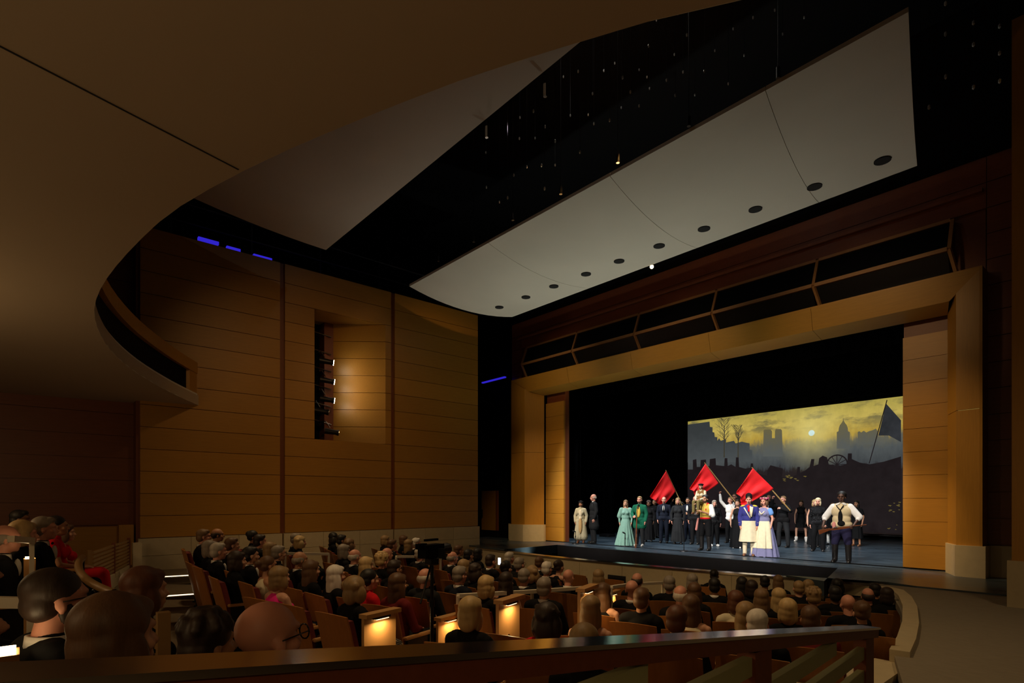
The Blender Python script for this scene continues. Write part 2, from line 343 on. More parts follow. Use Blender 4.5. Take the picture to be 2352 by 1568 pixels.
def rail_row(xa, xb, rr, z, n): return [rail_pt(xa + (xb - xa) * i / n, rr, z) for i in range(n + 1)]
# apron left and right of the pit, following the curved rail
lp = [(-10, YP, 0), (-10, 12.5, 0)] + [tuple(rail_pt(x, RR - 0.12)) for x in (-6.4, -6.0)] + [(pl1.x, pl1.y, 0), (pl0.x, YP, 0)]
al = poly('floor_apron_left', lp, 'stage_floor', -0.3); setp(al, kind='structure')
rp = [(13.4, YP, 0), (pr0.x, YP, 0), (pr1.x, pr1.y, 0)] + [tuple(rail_pt(x, RR - 0.12)) for x in (4.6, 5.6, 6.4)] + [(6.9, 12.75, 0), (13.4, 12.75, 0)]
ar = poly('floor_apron_right', rp, 'stage_floor', -0.3); setp(ar, kind='structure')
pf = box('floor_pit', (-6.6, 11.5, -1.35), (6.6, YP + 0.1, -1.28), 'pit_face'); setp(pf, kind='structure')
pw = box('wall_pit_back', (pl0.x, YP - 0.03, -1.3), (pr0.x, YP, -0.015), 'pit_face'); setp(pw, kind='structure')
child(bar('ledge', (pl0.x, YP - 0.22, -0.46), (pr0.x, YP - 0.22, -0.46), 0.36, 0.05, 'dark_metal'), pw)
child(bar('ledge_lip', (pl0.x, YP - 0.42, -0.45), (pr0.x, YP - 0.42, -0.45), 0.03, 0.09, 'steel'), pw)
plw = prism('wall_pit_left', [Vector((pl0.x, YP, -1.3)), Vector((pl1.x, pl1.y, -1.3)), Vector((pl1.x, pl1.y, -0.01)), Vector((pl0.x, YP, -0.01))], (-0.05, 0, 0), 'pit_face'); setp(plw, kind='structure')
prw = prism('wall_pit_right', [Vector((pr0.x, YP, -1.3)), Vector((pr1.x, pr1.y, -1.3)), Vector((pr1.x, pr1.y, -0.01)), Vector((pr0.x, YP, -0.01))], (0.05, 0, 0), 'pit_face'); setp(prw, kind='structure')
# pit rail: curved stone-faced wall of panels, steel cap, vents
pr = empty('wall_pit_rail', (0.4, 11.6, -1.2)); setp(pr, kind='structure')
XA, XB = -6.35, 6.35; NP = 9
def curved(name, xa, xb, r0, r1, za, zb, mat, n=5, parent=None):
    bm = bmesh.new(); ring = []
    for i in range(n + 1):
        X = xa + (xb - xa) * i / n
        a_, b_ = rail_pt(X, r0), rail_pt(X, r1)
        ring.append([bm.verts.new((p.x, p.y, z)) for p, z in ((a_, za), (b_, za), (b_, zb), (a_, zb))])
    for i in range(n):
        for k in range(4): bm.faces.new((ring[i][k], ring[i][(k + 1) % 4], ring[i + 1][(k + 1) % 4], ring[i + 1][k]))
    bm.faces.new(ring[0]); bm.faces.new(ring[-1])
    o = from_bm(name, bm, mat); return child(o, parent) if parent else o
for k in range(NP):
    a = XA + (XB - XA) * k / NP; b = XA + (XB - XA) * (k + 1) / NP
    curved('stone_panel', a + 0.004, b - 0.004, RR, RR - 0.12, -1.5, -0.075, 'stone', 5, pr)
curved('core', XA, XB, RR - 0.09, RR - 0.16, -1.5, -0.08, 'pit_face', 20, pr)
curved('steel_cap', XA, XB, RR + 0.015, RR - 0.26, -0.075, -0.03, 'steel', 40, pr)
for X in (-4.85, -1.72, 0.55, 3.1):
    p = rail_pt(X, RR + 0.01)
    tng = atan2(X - RC.x, RR)
    v = box('vent', (-0.27, -0.02, -0.13), (0.27, 0.02, 0.13), 'hole'); v.location = (p.x, p.y, -0.48); v.rotation_euler = (0, 0, tng)
    v.parent = pr; v.matrix_parent_inverse = Matrix.Translation(-pr.location)
    for s in (0.05, -0.05):
        lv = box('louvre', (-0.24, -0.035, s - 0.012), (0.24, -0.015, s + 0.012), 'dark_metal'); lv.parent = v
# house floor
rows = []
for j in range(33):
    Y = 0.9 + j * 0.365
    row = []
    for i in range(41):
        X = -6.62 + i * 0.40
        row.append((X, Y, floor_z(X, Y)))
    rows.append(row)
hf = grid_mesh('floor', rows, 'carpet', thick=-0.1); setp(hf, kind='structure')
# right side aisle at stage level, falling from the camera's platform
rows = []
for Y, z, xa in ((-4.0, 0.58, 10.6), (0.8, 0.5, 9.2), (3.2, 0.02, 9.05), (4.6, -0.02, 8.9), (7.0, -0.03, 8.1), (8.75, -0.03, 7.75), (10.2, -0.03, 7.3), (11.1, -0.03, 6.98), (12.1, -0.03, 6.45), (12.75, -0.03, 6.2)):
    rows.append([(xa, Y, z), (11.5, Y, z), (13.4, Y, z)])
ra = grid_mesh('floor_side_aisle', rows, 'carpet_grey', thick=-0.12, smooth=False); setp(ra, kind='structure')
# curved low wall between the side aisle and the stalls
cw = empty('wall_aisle_curb', (7.6, 9, -0.5)); setp(cw, kind='structure')
cpts = [onz(x, y, 0.03) for x, y in ((2040, 1346), (2075, 1354), (2094, 1369), (2107, 1392), (2111, 1430), (2104, 1466), (2090, 1497))]
bm = bmesh.new(); ring = []
for i, p in enumerate(cpts):
    t_ = (cpts[min(i + 1, len(cpts) - 1)] - cpts[max(i - 1, 0)]).normalized(); n_ = Vector((-t_.y, t_.x, 0))
    if n_.x > 0: n_ = -n_
    q_ = p + n_ * 0.18
    ring.append([bm.verts.new((a.x, a.y, z)) for a, z in ((p, -1.3), (q_, -1.3), (q_, 0.03), (p, 0.03))])
for i in range(len(ring) - 1):
    for k in range(4): bm.faces.new((ring[i][k], ring[i][(k + 1) % 4], ring[i + 1][(k + 1) % 4], ring[i + 1][k]))
bm.faces.new(ring[0]); bm.faces.new(ring[-1])
child(from_bm('curb_wall', bm, 'stone'), cw)
e0 = cpts[-1]
child(prism('curb_step', [Vector((e0.x, e0.y, -0.10)), Vector((e0.x + 0.03, e0.y - 1.6, -0.10)), Vector((e0.x - 0.75, e0.y - 1.6, -0.10)), Vector((e0.x - 0.32, e0.y, -0.10))], (0, 0, -0.9), 'stone'), cw)
# back tier (behind the stalls) on which the nearest people sit
bt = box('floor_back_tier', (-7.1, -4.0, -0.5), (9.2, 0.95, 0.03), 'carpet'); setp(bt, kind='structure')
# ---- balcony: curved soffit, pale fascia, dark band, wood capping
BC = Vector((0.7, 12.2)); BR = 11.5; BZ = 4.1
BP = [(-7.2, 3.95), (-6.7, 3.6), (-5.0, 2.6), (-3.0, 1.65), (-1.0, 1.02), (1.2, 0.72), (3.9, 0.92), (5.4, 1.28), (7.1, 1.92), (8.0, 2.36), (8.5, 2.65), (9.3, 3.25), (10.5, 4.35), (12.0, 5.9), (13.4, 7.4)]
def bal(X, rr):
    o = rr - BR
    for k in range(len(BP) - 1):
        if X <= BP[k + 1][0] or k == len(BP) - 2: break
    p0 = BP[max(k - 1, 0)]; p1 = BP[k]; p2 = BP[k + 1]; p3 = BP[min(k + 2, len(BP) - 1)]
    h = p2[0] - p1[0]; t = (X - p1[0]) / h
    m1 = (p2[1] - p0[1]) / (p2[0] - p0[0]); m2 = (p3[1] - p1[1]) / (p3[0] - p1[0])
    y = (2*t**3 - 3*t*t + 1) * p1[1] + (t**3 - 2*t*t + t) * h * m1 + (-2*t**3 + 3*t*t) * p2[1] + (t**3 - t*t) * h * m2
    return (X, y - o)
bx = [-7.05 + i * (20.4 / 60) for i in range(61)]
rows = []
for X in bx:
    e = bal(X, BR)
    rows.append([(e[0], e[1] - t * (e[1] + 8.0), BZ - 0.16 * sin(t * pi * 0.5)) for t in (0, 0.08, 0.2, 0.4, 0.7, 1.0)])
sb = grid_mesh('ceiling_balcony_soffit', rows, 'soffit', thick=0.25); setp(sb, kind='structure')
bf = empty('wall_balcony_front', (0.7, 0.7, BZ)); setp(bf, kind='structure')
def bal_strip(name, xa, xb, ra, rb, za, zb, mat, n=40, slope=0.0):
    bm = bmesh.new(); ring = []
    for i in range(n + 1):
        X = xa + (xb - xa) * i / n
        p, q = bal(X, ra), bal(X, rb); p2, q2 = bal(X, ra + slope), bal(X, rb + slope)
        ring.append([bm.verts.new(v) for v in ((*p, za), (*q, za), (*q2, zb), (*p2, zb))])
    for i in range(n):
        for k in range(4): bm.faces.new((ring[i][k], ring[i][(k + 1) % 4], ring[i + 1][(k + 1) % 4], ring[i + 1][k]))
    bm.faces.new(ring[0]); bm.faces.new(ring[-1])
    return child(from_bm(name, bm, mat), bf)
bal_strip('fascia', -7.05, 13.3, BR, BR + 0.2, BZ, BZ + 0.3, 'fascia_paint', 44, 0.03)
bal_strip('dark_band', -6.2, 13.3, BR + 0.12, BR + 0.2, BZ + 0.3, BZ + 0.82, 'black', 44)
bal_strip('capping', -6.62, 13.3, BR + 0.02, BR + 0.24, BZ + 0.82, BZ + 1.1, 'wood_x', 44)
bal_strip('end_panel', -6.62, -6.2, BR + 0.04, BR + 0.22, BZ + 0.3, BZ + 0.82, 'wood_x', 3)
bfz = struct('floor_balcony', (-7.1, -8.0, 4.4), (10.5, 0.4, 4.5), 'black')
# seam in the soffit
def soffit_hit(x, y):
    r = ray(x, y); lo, hi = 0.5, 14.0
    def f(t):
        p = CAM + r * t; e = bal(min(max(p.x, -7.05), 13.3), BR)[1]; u = min(1, max(0, (e - p.y) / (e + 8.0))); return p.z - (BZ - 0.16 * sin(u * pi * 0.5))
    for _ in range(40):
        m_ = (lo + hi) / 2
        if f(m_) < 0: lo = m_
        else: hi = m_
    return CAM + r * lo
bm = bmesh.new(); sp = [soffit_hit(-30 + 578 * k / 12, 90 + 299 * k / 12) for k in range(13)]
for a, b in zip(sp[:-1], sp[1:]): bm_bar(bm, a, b, 0.012, 0.008)
child(from_bm('soffit_joint', bm, 'hole'), sb)
# ================================================================== SUSPENDED CEILING PANELS
def cloud(name, label, yf, zf, yb, zb, xlf, xrf, xlb, xrb, sag, n=10):
    root = empty(name, ((xlf + xrf) / 2, (yf + yb) / 2, zf)); setp(root, label, 'ceiling panel')
    def P(u, v):
        Y = yf + (yb - yf) * v; z = zf + (zb - zf) * v - sag * 4 * v * (1 - v)
        xl = xlf + (xlb - xlf) * v; xr = xrf + (xrb - xrf) * v
        return Vector((xl + (xr - xl) * u, Y, z))
    return root, P
c2, P2 = cloud('acoustic_panel', 'pale curved suspended ceiling panel with a row of round downlights above the pit', 9.1, 8.22, 12.6, 7.82, -5.35, 7.70, -4.55, 6.95, 0.24)
segs = ((0, 0.30), (0.30, 0.605), (0.605, 0.85), (0.85, 1.0))
for a, b in segs:
    rows = [[P2(a + (b - a) * i / 4 + (0.0004 if i == 0 else (-0.0004 if i == 4 else 0)), v / 12) for i in range(5)] for v in range(13)]
    child(grid_mesh('panel_section', rows, 'cloud_paint', thick=0.07), c2)
for x, y in ((1147, 705), (1208, 682), (1272, 657), (1346, 629), (1422, 599), (1514, 564), (1617, 525), (1735, 480), (1871, 428), (2027, 368)):
    r = ray(x, y); best = None
    for v in [0.5 + i * 0.005 for i in range(100)]:
        q = P2(0.5, v); t = (q.y - CAM.y) / r.y; z = CAM.z + r.z * t
        if best is None or abs(z - q.z) < best[0]: best = (abs(z - q.z), CAM + r * t, v)
    p = best[1]
    root = tube('downlight', p + Vector((0, 0, 0.02)), p - Vector((0, 0, 0.012)), 0.135, 'hole', None, seg=20); child(root, c2)
    bm = bmesh.new(); bmesh.ops.create_circle(bm, cap_ends=False, segments=20, radius=0.135); e = bm.edges[:]
    g = bmesh.ops.extrude_edge_only(bm, edges=e); vv = [v for v in g['geom'] if isinstance(v, bmesh.types.BMVert)]
    bmesh.ops.scale(bm, verts=vv, vec=(0.80, 0.80, 1)); bmesh.ops.translate(bm, verts=vv, vec=(0, 0, 0.02))
    rg = from_bm('trim_ring', bm, 'dark_metal', loc=p - Vector((0, 0, 0.018))); rg.parent = root; rg.matrix_parent_inverse = Matrix.Identity(4)
for x, y in ((1007, 600), (1088, 556), (1178, 506), (1288, 446), (1419, 374), (1582, 290), (1787, 180)):
    p = ony(x, y, 9.1); p.z = max(p.z, 8.26)
    child(tube('turnbuckle', p, p + Vector((0, 0, 0.17)), 0.035, 'steel'), c2)
    child(tube('suspension_cable', p + Vector((0, 0, 0.17)), (p.x, p.y, 12.38), 0.006, 'dark_metal', seg=6), c2)
c1, P1 = cloud('acoustic_panel', 'grey curved suspended ceiling panel half hidden by the balcony edge', 0.2, 9.9, 6.3, 8.42, -6.0, 8.6, -5.0, 7.4, 0.22)
for a, b in ((0, 0.5), (0.5, 1.0)):
    rows = [[P1(a + (b - a) * i / 6, v / 12) for i in range(7)] for v in range(13)]
    child(grid_mesh('panel_section', rows, 'cloud_paint', thick=0.07), c1)
for x, y in ((1252, 222), (1118, 316)):
    p = ony(x, y, 6.35)
    child(tube('turnbuckle', p, p + Vector((0, 0, 0.2)), 0.03, 'steel'), c1)
    child(tube('suspension_cable', p + Vector((0, 0, 0.2)), (p.x, p.y, 12.38), 0.006, 'dark_metal', seg=6), c1)
# small work lamps under the front edges
for x, y, Y, lab in ((1497, 610, 12.75, 'small lit work lamp on the edge of the pale ceiling panel'), (1314, 889, 15.9, 'small lit lamp under the left end of the stage frame')):
    p = ony(x, y, Y); t = empty('work_lamp', p); setp(t, lab, 'lamp')
    child(tube('lamp_housing', p + Vector((0, 0, 0.1)), p, 0.05, 'dark_metal', r1=0.06), t); child(tube('bracket', p + Vector((0, 0, 0.1)), p + Vector((0, 0, 0.1)) + (Vector((0, -0.3, 0.25)) if Y < 13 else Vector((0, 0, 0.25))), 0.012, 'dark_metal'), t)
    bm = bmesh.new(); bmesh.ops.create_icosphere(bm, subdivisions=2, radius=0.05); child(from_bm('bulb', bm, 'glow_warm', loc=p - Vector((0, 0, 0.03))), t)
# ---- strands of glass drops hanging in the dark roof space
drops = [(1557, 30), (1684, 66), (1780, 23), (1847, 40), (1798, 78), (1578, 80), (1642, 116), (1730, 40), (1549, 125), (1508, 46), (1490, 105), (1412, 145), (1531, 184), (1709, 127),
         (1569, 165), (1618, 163), (1486, 177), (1328, 164), (1294, 176), (1387, 162), (1448, 211), (1468, 160), (1361, 215), (1430, 178), (1492, 203), (1551, 219), (1596, 218), (1673, 192),
         (1225, 255), (1194, 270), (1252, 291), (1351, 263), (1364, 284), (1400, 276), (1310, 265), (1275, 324), (1229, 317), (1193, 318), (1332, 349), (1427, 247), (1468, 243),
         (1116, 350), (1210, 383), (1244, 380), (1275, 379), (1180, 402), (1251, 433), (1117, 430), (1166, 454), (1147, 464)]
shared = None
for i, (x, y) in enumerate(drops):
    p = at(x, y, 9.8 + 5.0 * ((i * 37) % 23) / 23.0 + (700 - y) / 160.0 * 0 )
    if p.z > 12.2: p = onz(x, y, 12.0 - 0.2 * (i % 3))
    t = empty('hanging_drop', p); setp(t, 'tiny glass drop on a thin wire in the dark roof space', 'light drop', 'glass drops in the roof space')
    if shared is None:
        bm = bmesh.new(); bmesh.ops.create_icosphere(bm, subdivisions=1, radius=0.028); bmesh.ops.scale(bm, verts=bm.verts[:], vec=(0.7, 0.7, 1.4))
        g = from_bm('glass_drop', bm, 'bead'); shared = g.data
    else: g = mesh_obj('glass_drop', shared)
    g.parent = t
    wv = tube('wire', (0, 0, 0.04), (0, 0, max(0.1, 12.38 - p.z)), 0.003, 'dark_metal', seg=4); wv.parent = t
for i, (x, ys) in enumerate(((2172, (8, 78, 176)), (2236, (52, 102, 200)), (2296, (60, 122, 186)), (2134, (246,)))):
    q = onz(x, 78, 10.5); q = at(x, ys[-1], 9.6)
    t = empty('hanging_strand', q); setp(t, ['strand of glass drops nearest the right end of the pale panel', 'second strand of glass drops from the pale panel', 'strand of glass drops farthest right in the roof space', 'single bluish glass drop beside the pale panel'][i], 'light drop')
    for y in ys:
        z = at(x, y, 9.6).z - q.z
        g = mesh_obj('glass_drop', shared); g.parent = t; g.location = (0, 0, z); g.scale = (1.25, 1.25, 1.25)
    wv = tube('wire', (0, 0, 0), (0, 0, max(0.3, 12.38 - q.z)), 0.004, 'dark_metal', seg=4); wv.parent = t
# ---- blue-lit gantry above the side wall
gt = empty('lighting_gantry', (WX - 0.6, 4.0, 8.6)); setp(gt, 'dark lighting gantry with blue glow along the top of the wooden wall', 'gantry')
for y0, y1, z in ((3.6, 4.1, 8.78), (4.3, 4.65, 8.74), (5.0, 5.5, 8.72), (5.9, 6.55, 8.66), (6.7, 7.5, 8.62), (7.5, 8.1, 8.52)):
    child(box('blue_tray', (WX - 0.42, y0, z - .22), (WX - 0.3, y1, z - .14), 'glow_blue'), gt)
for z in (9.0, 9.5): child(tube('pipe', (WX - 0.5, 2.6, z), (WX - 0.5, 12.4, z), 0.03, 'dark_metal'), gt)
for y in (3.0, 5.0, 7.0, 9.0, 11.0): child(tube('upright', (WX - 0.5, y, 8.45), (WX - 0.5, y, 9.6), 0.025, 'dark_metal'), gt)
# ---- side lamps in the niche
def lamp_fixture(p, tgt, lit, label, i):
    d = (Vector(tgt) - p).normalized(); t = empty('stage_spotlight', p); setp(t, label, 'spotlight', None)
    child(tube('lamp_body', p - d * 0.42, p - d * 0.06, 0.095, 'dark_metal', r1=0.075, seg=14), t)
    child(tube('lens_tube', p - d * 0.08, p, 0.085, 'dark_metal', r1=0.095, seg=14), t)
    child(tube('lens', p, p + d * 0.012, 0.088, 'glow_lens' if lit else 'steel', seg=16), t)
    child(tube('yoke', p - d * 0.25 + Vector((-0.02, 0, 0.12)), p - d * 0.25 + Vector((-0.1, -0.1, 0.32)), 0.015, 'steel'), t)
    child(tube('clamp', p - d * 0.3 + Vector((-0.1, -0.1, 0.3)), p - d * 0.3 + Vector((-0.3, -0.2, 0.3)), 0.03, 'dark_metal'), t)
names = ['topmost lit spotlight in the wall niche', 'middle lit spotlight in the wall niche', 'lowest lit spotlight in the wall niche', 'unlit spotlight below the lit ones in the wall niche', 'dark spotlight lying at the bottom of the wall niche']
for i, (x, y, lit) in enumerate(((766, 833, 1), (768, 877, 1), (768, 920, 1), (755, 947, 0), (778, 994, 0))):
    p = onx(x, y, WX - 0.42 + (0.12 if i == 4 else 0)); tg = p + Vector((0.42, 1.0, -0.14))
    lamp_fixture(p, tg, lit, names[i], i)
    if lit: spot('niche_lamp_light', p + Vector((0.06, 0.1, 0)), (WX - 0.15, 8.7, p.z - 0.1), 6, (1, 0.66, 0.36), 120, 1.0, 0.05)
for k in range(6):
    z = NZ0 + 0.6 + k * 0.56
    tt = tube('niche_pipe', (WX - 1.3, 6.9, z + 0.2), (WX - 0.95, 7.55, z), 0.022, 'steel'); child(tt, wl)
# ================================================================== STAGE DRESSING
# black drapes: legs at the left and a back curtain
def drape(name, pts, z0, z1, label):
    n = 8; bm = bmesh.new(); cols = []
    for (x0, y0), (x1, y1) in zip(pts[:-1], pts[1:]):
        L = sqrt((x1 - x0) ** 2 + (y1 - y0) ** 2); m_ = max(4, int(L / 0.07))
        for i in range(m_):
            t = i / m_; a = 0.05 * sin(i * 1.3) + 0.02 * sin(i * 3.1)
            nx, ny = -(y1 - y0) / L, (x1 - x0) / L
            cols.append((x0 + (x1 - x0) * t + nx * a, y0 + (y1 - y0) * t + ny * a))
    V = [[bm.verts.new((x, y, z)) for x, y in cols] for z in (z0, z1)]
    for i in range(len(cols) - 1): bm.faces.new((V[0][i], V[0][i + 1], V[1][i + 1], V[1][i]))
    o = from_bm(name, bm, 'drape', smooth=True); s = o.modifiers.new('thickness', 'SOLIDIFY'); s.thickness = 0.02
    return setp(o, label, 'curtain')
drape('stage_curtain', [(-9.0, 18.0), (-6.2, 18.0)], 0.02, 9.5, 'black stage curtain just inside the left end of the stage')
drape('stage_curtain', [(-9.5, 21.0), (-6.9, 21.0)], 0.02, 9.5, 'second black stage curtain behind the left performers')
drape('stage_curtain', [(-10.5, 24.2), (-7.2, 24.2)], 0.02, 9.5, 'third black stage curtain left of the painted backdrop')
drape('stage_curtain', [(-11.0, 28.2), (8.5, 28.2)], 0.02, 9.8, 'long black curtain hanging behind the painted backdrop')
drape('stage_curtain', [(-8.5, 26.0), (8.5, 26.0)], 5.86, 9.8, 'wide black border curtain above the painted backdrop')
drape('stage_curtain', [(-8.5, 19.0), (8.5, 19.0)], 6.1, 9.8, 'wide black border curtain behind the stage header')
drape('stage_curtain', [(7.4, 18.0), (9.8, 18.0)], 0.02, 9.5, 'black stage curtain hidden at the right wing')
# ---- painted backdrop (flat), lit by its own emission: sunset sky in the material, painted silhouettes as thin appliques
YD = 27.0
TL = ony(1580, 968, YD); TR = ony(2068, 925, YD)
bz1 = TL.z; bz0 = 0.22; bx0 = TL.x
bx1 = 6.6
m, N, L, P = new_mat('painted_sky')
tc = N.new('ShaderNodeTexCoord'); sp = N.new('ShaderNodeSeparateXYZ'); L.new(tc.outputs['Object'], sp.inputs[0])
def math_(op, a, b=None, clamp=False):
    n = N.new('ShaderNodeMath'); n.operation = op; n.use_clamp = clamp
    for i, v in enumerate((a, b)):
        if v is None: continue
        if isinstance(v, (int, float)): n.inputs[i].default_value = v
        else: L.new(v, n.inputs[i])
    return n.outputs[0]
def mixc(f, a, b):
    n = N.new('ShaderNodeMixRGB')
    for i, v in ((0, f), (1, a), (2, b)):
        if isinstance(v, (int, float)): n.inputs[i].default_value = v
        elif isinstance(v, tuple): n.inputs[i].default_value = (*v, 1)
        else: L.new(v, n.inputs[i])
    return n.outputs[0]
hgt = math_('DIVIDE', sp.outputs['Z'], bz1 - bz0)
jn = N.new('ShaderNodeTexNoise'); jn.inputs['Scale'].default_value = 1.0; jn.inputs['Detail'].default_value = 9; jn.inputs['Roughness'].default_value = 0.72
jm = N.new('ShaderNodeMapping'); jm.inputs['Scale'].default_value = (2.4, 1, 0.8); L.new(tc.outputs['Object'], jm.inputs['Vector']); L.new(jm.outputs['Vector'], jn.inputs['Vector'])
jag = math_('MULTIPLY', math_('SUBTRACT', jn.outputs['Fac'], 0.5), 0.22)
rampn = N.new('ShaderNodeValToRGB'); L.new(math_('ADD', hgt, jag), rampn.inputs['Fac']); e = rampn.color_ramp.elements
for pos, c in ((0.0, (0.012, 0.007, 0.006)), (0.50, (0.020, 0.014, 0.014)), (0.53, (0.050, 0.056, 0.060)), (0.64, (0.085, 0.095, 0.095)), (0.71, (0.13, 0.125, 0.09)), (0.765, (0.46, 0.31, 0.05)), (0.88, (0.60, 0.46, 0.10)), (1.0, (0.42, 0.34, 0.07))):
    if pos in (0.0, 1.0): el = e[0] if pos == 0.0 else e[len(e) - 1]
    else: el = e.new(pos)
    el.position = pos; el.color = (*c, 1)
nz = N.new('ShaderNodeTexNoise'); nz.inputs['Scale'].default_value = 0.9; nz.inputs['Detail'].default_value = 7; nz.inputs['Roughness'].default_value = 0.62
mp = N.new('ShaderNodeMapping'); mp.inputs['Scale'].default_value = (0.7, 1, 2.0); L.new(tc.outputs['Object'], mp.inputs['Vector']); L.new(mp.outputs['Vector'], nz.inputs['Vector'])
cl = N.new('ShaderNodeMapRange'); cl.inputs['From Min'].default_value = 0.50; cl.inputs['From Max'].default_value = 0.62; L.new(nz.outputs['Fac'], cl.inputs['Value'])
up_ = N.new('ShaderNodeMapRange'); up_.inputs['From Min'].default_value = 0.74; up_.inputs['From Max'].default_value = 0.88; L.new(hgt, up_.inputs['Value'])
sky = mixc(math_('MULTIPLY', math_('MULTIPLY', cl.outputs[0], up_.outputs[0]), 0.8), rampn.outputs[0], (0.105, 0.10, 0.055))
sunp = ony(1864, 994, YD)
dx = math_('SUBTRACT', sp.outputs['X'], sunp.x - bx0); dz = math_('SUBTRACT', sp.outputs['Z'], sunp.z - bz0)
d2 = math_('SQRT', math_('ADD', math_('MULTIPLY', dx, dx), math_('MULTIPLY', dz, dz)))
halo = N.new('ShaderNodeMapRange'); halo.inputs['From Min'].default_value = 2.0; halo.inputs['From Max'].default_value = 0.05; L.new(d2, halo.inputs['Value'])
sky = mixc(math_('MULTIPLY', math_('POWER', halo.outputs[0], 2.0), 0.75), sky, (0.80, 0.68, 0.22))
disc = math_('LESS_THAN', d2, 0.13); sky = mixc(disc, sky, (0.72, 0.92, 0.86))
nb = N.new('ShaderNodeTexNoise'); nb.inputs['Scale'].default_value = 2.6; nb.inputs['Detail'].default_value = 6; L.new(tc.outputs['Object'], nb.inputs['Vector'])
sky = mixc(math_('MULTIPLY', math_('SUBTRACT', nb.outputs['Fac'], 0.35), 0.5, True), sky, (0.02, 0.025, 0.03))
P.inputs['Base Color'].default_value = (0.008, 0.008, 0.008, 1); P.inputs['Roughness'].default_value = 0.95; P.inputs['Specular IOR Level'].default_value = 0.05
L.new(sky, P.inputs['Emission Color']); P.inputs['Emission Strength'].default_value = 0.95
def glow_paint(name, col, k=0.9, var=0.55):
    m, N, L, P = new_mat(name); P.inputs['Base Color'].default_value = (0.008, 0.008, 0.008, 1); P.inputs['Roughness'].default_value = 0.95; P.inputs['Specular IOR Level'].default_value = 0.05
    tc = N.new('ShaderNodeTexCoord'); nz = N.new('ShaderNodeTexNoise'); nz.inputs['Scale'].default_value = 1.8; nz.inputs['Detail'].default_value = 8; nz.inputs['Roughness'].default_value = 0.65
    mx = N.new('ShaderNodeMixRGB'); mx.inputs[1].default_value = (*[c * (1 - var) for c in col], 1); mx.inputs[2].default_value = (*[c * (1 + var) for c in col], 1)
    L.new(tc.outputs['Object'], nz.inputs['Vector']); L.new(nz.outputs['Fac'], mx.inputs[0]); L.new(mx.outputs[0], P.inputs['Emission Color']); P.inputs['Emission Strength'].default_value = k
def graded(name, c0, c1, z0, z1):
    m, N, L, P = new_mat(name); P.inputs['Base Color'].default_value = (0.008, 0.008, 0.008, 1); P.inputs['Roughness'].default_value = 0.95; P.inputs['Specular IOR Level'].default_value = 0.05
    tc = N.new('ShaderNodeTexCoord'); sx = N.new('ShaderNodeSeparateXYZ'); mr = N.new('ShaderNodeMapRange'); mx = N.new('ShaderNodeMixRGB'); nz = N.new('ShaderNodeTexNoise'); nz.inputs['Scale'].default_value = 3; nz.inputs['Detail'].default_value = 6
    ad = N.new('ShaderNodeMath'); ad.operation = 'MULTIPLY_ADD'; ad.inputs[1].default_value = 0.9
    mr.inputs['From Min'].default_value = z0 + .45; mr.inputs['From Max'].default_value = z1 + .45; mx.inputs[1].default_value = (*c0, 1); mx.inputs[2].default_value = (*c1, 1)
    L.new(tc.outputs['Object'], sx.inputs[0]); L.new(tc.outputs['Object'], nz.inputs['Vector']); L.new(nz.outputs['Fac'], ad.inputs[0]); L.new(sx.outputs['Z'], ad.inputs[2]); L.new(ad.outputs[0], mr.inputs['Value']); L.new(mr.outputs[0], mx.inputs[0])
    L.new(mx.outputs[0], P.inputs['Emission Color']); P.inputs['Emission Strength'].default_value = 0.9
for nme, c in (('paint_far_old', (0.15, 0.14, 0.085)), ('paint_mid', (0.050, 0.060, 0.066)), ('paint_dark', (0.014, 0.010, 0.011)), ('paint_flag', (0.030, 0.032, 0.036)), ('paint_mist', (0.075, 0.085, 0.088)), ('paint_ember', (0.16, 0.12, 0.03)), ('paint_tree', (0.05, 0.045, 0.03))): glow_paint(nme, c)
graded('paint_far', (0.10, 0.108, 0.10), (0.145, 0.125, 0.06), 3.9, 5.0); graded('paint_block', (0.075, 0.085, 0.088), (0.040, 0.045, 0.046), 3.4, 5.2)
bd = empty('painted_backdrop', ((bx0 + bx1) / 2, YD, 0.2)); setp(bd, 'wide stage backdrop of a smoky city at sunset with sun, towers and barricade', 'backdrop')
bm = bmesh.new(); bm_box(bm, (0, 0, 0), (bx1 - bx0, 0.02, bz1 - bz0)); canvas = from_bm('canvas', bm, MATS['painted_sky'], loc=(bx0, YD, bz0)); child(canvas, bd)
child(box('dark_margin', (bx0 - 0.1, YD + 0.02, bz1), (bx1, YD + 0.05, bz1 + 0.42), 'drape'), bd)
for cx_ in (-5.5, -1.5, 2.5, 6.0): child(tube('suspension_cable', (cx_, YD + 0.03, bz1 + 0.42), (cx_, YD + 0.03, 12.38), 0.008, 'dark_metal', seg=5), bd)
child(tube('bottom_pipe', (bx0, YD, 0.17), (bx1, YD, 0.17), 0.04, 'dark_metal'), bd)
def sil(name, pts, mat, k, lab=None):
    v = []
    for x, y in pts:
        p = ony(x, y, YD); p.y = YD - 0.004 - 0.005 * k; p.x = min(p.x, bx1 - 0.01); p.z = min(max(p.z, bz0), bz1); v.append(p)
    o = prism(name, v, (0, 0.004, 0), mat); child(o, bd)
    if lab: o['label'] = lab
    return o
sil('painted_building', [(1580, 975), (1630, 968), (1631, 980), (1637, 981), (1637, 992), (1641, 993), (1642, 1003), (1648, 1004), (1648, 1012), (1652, 1006), (1656, 1012), (1668, 1008), (1668, 1016), (1686, 1012), (1690, 1018), (1704, 1014), (1722, 1018), (1722, 1032), (1728, 1034), (1728, 1060), (1580, 1062)], 'paint_block', 3)
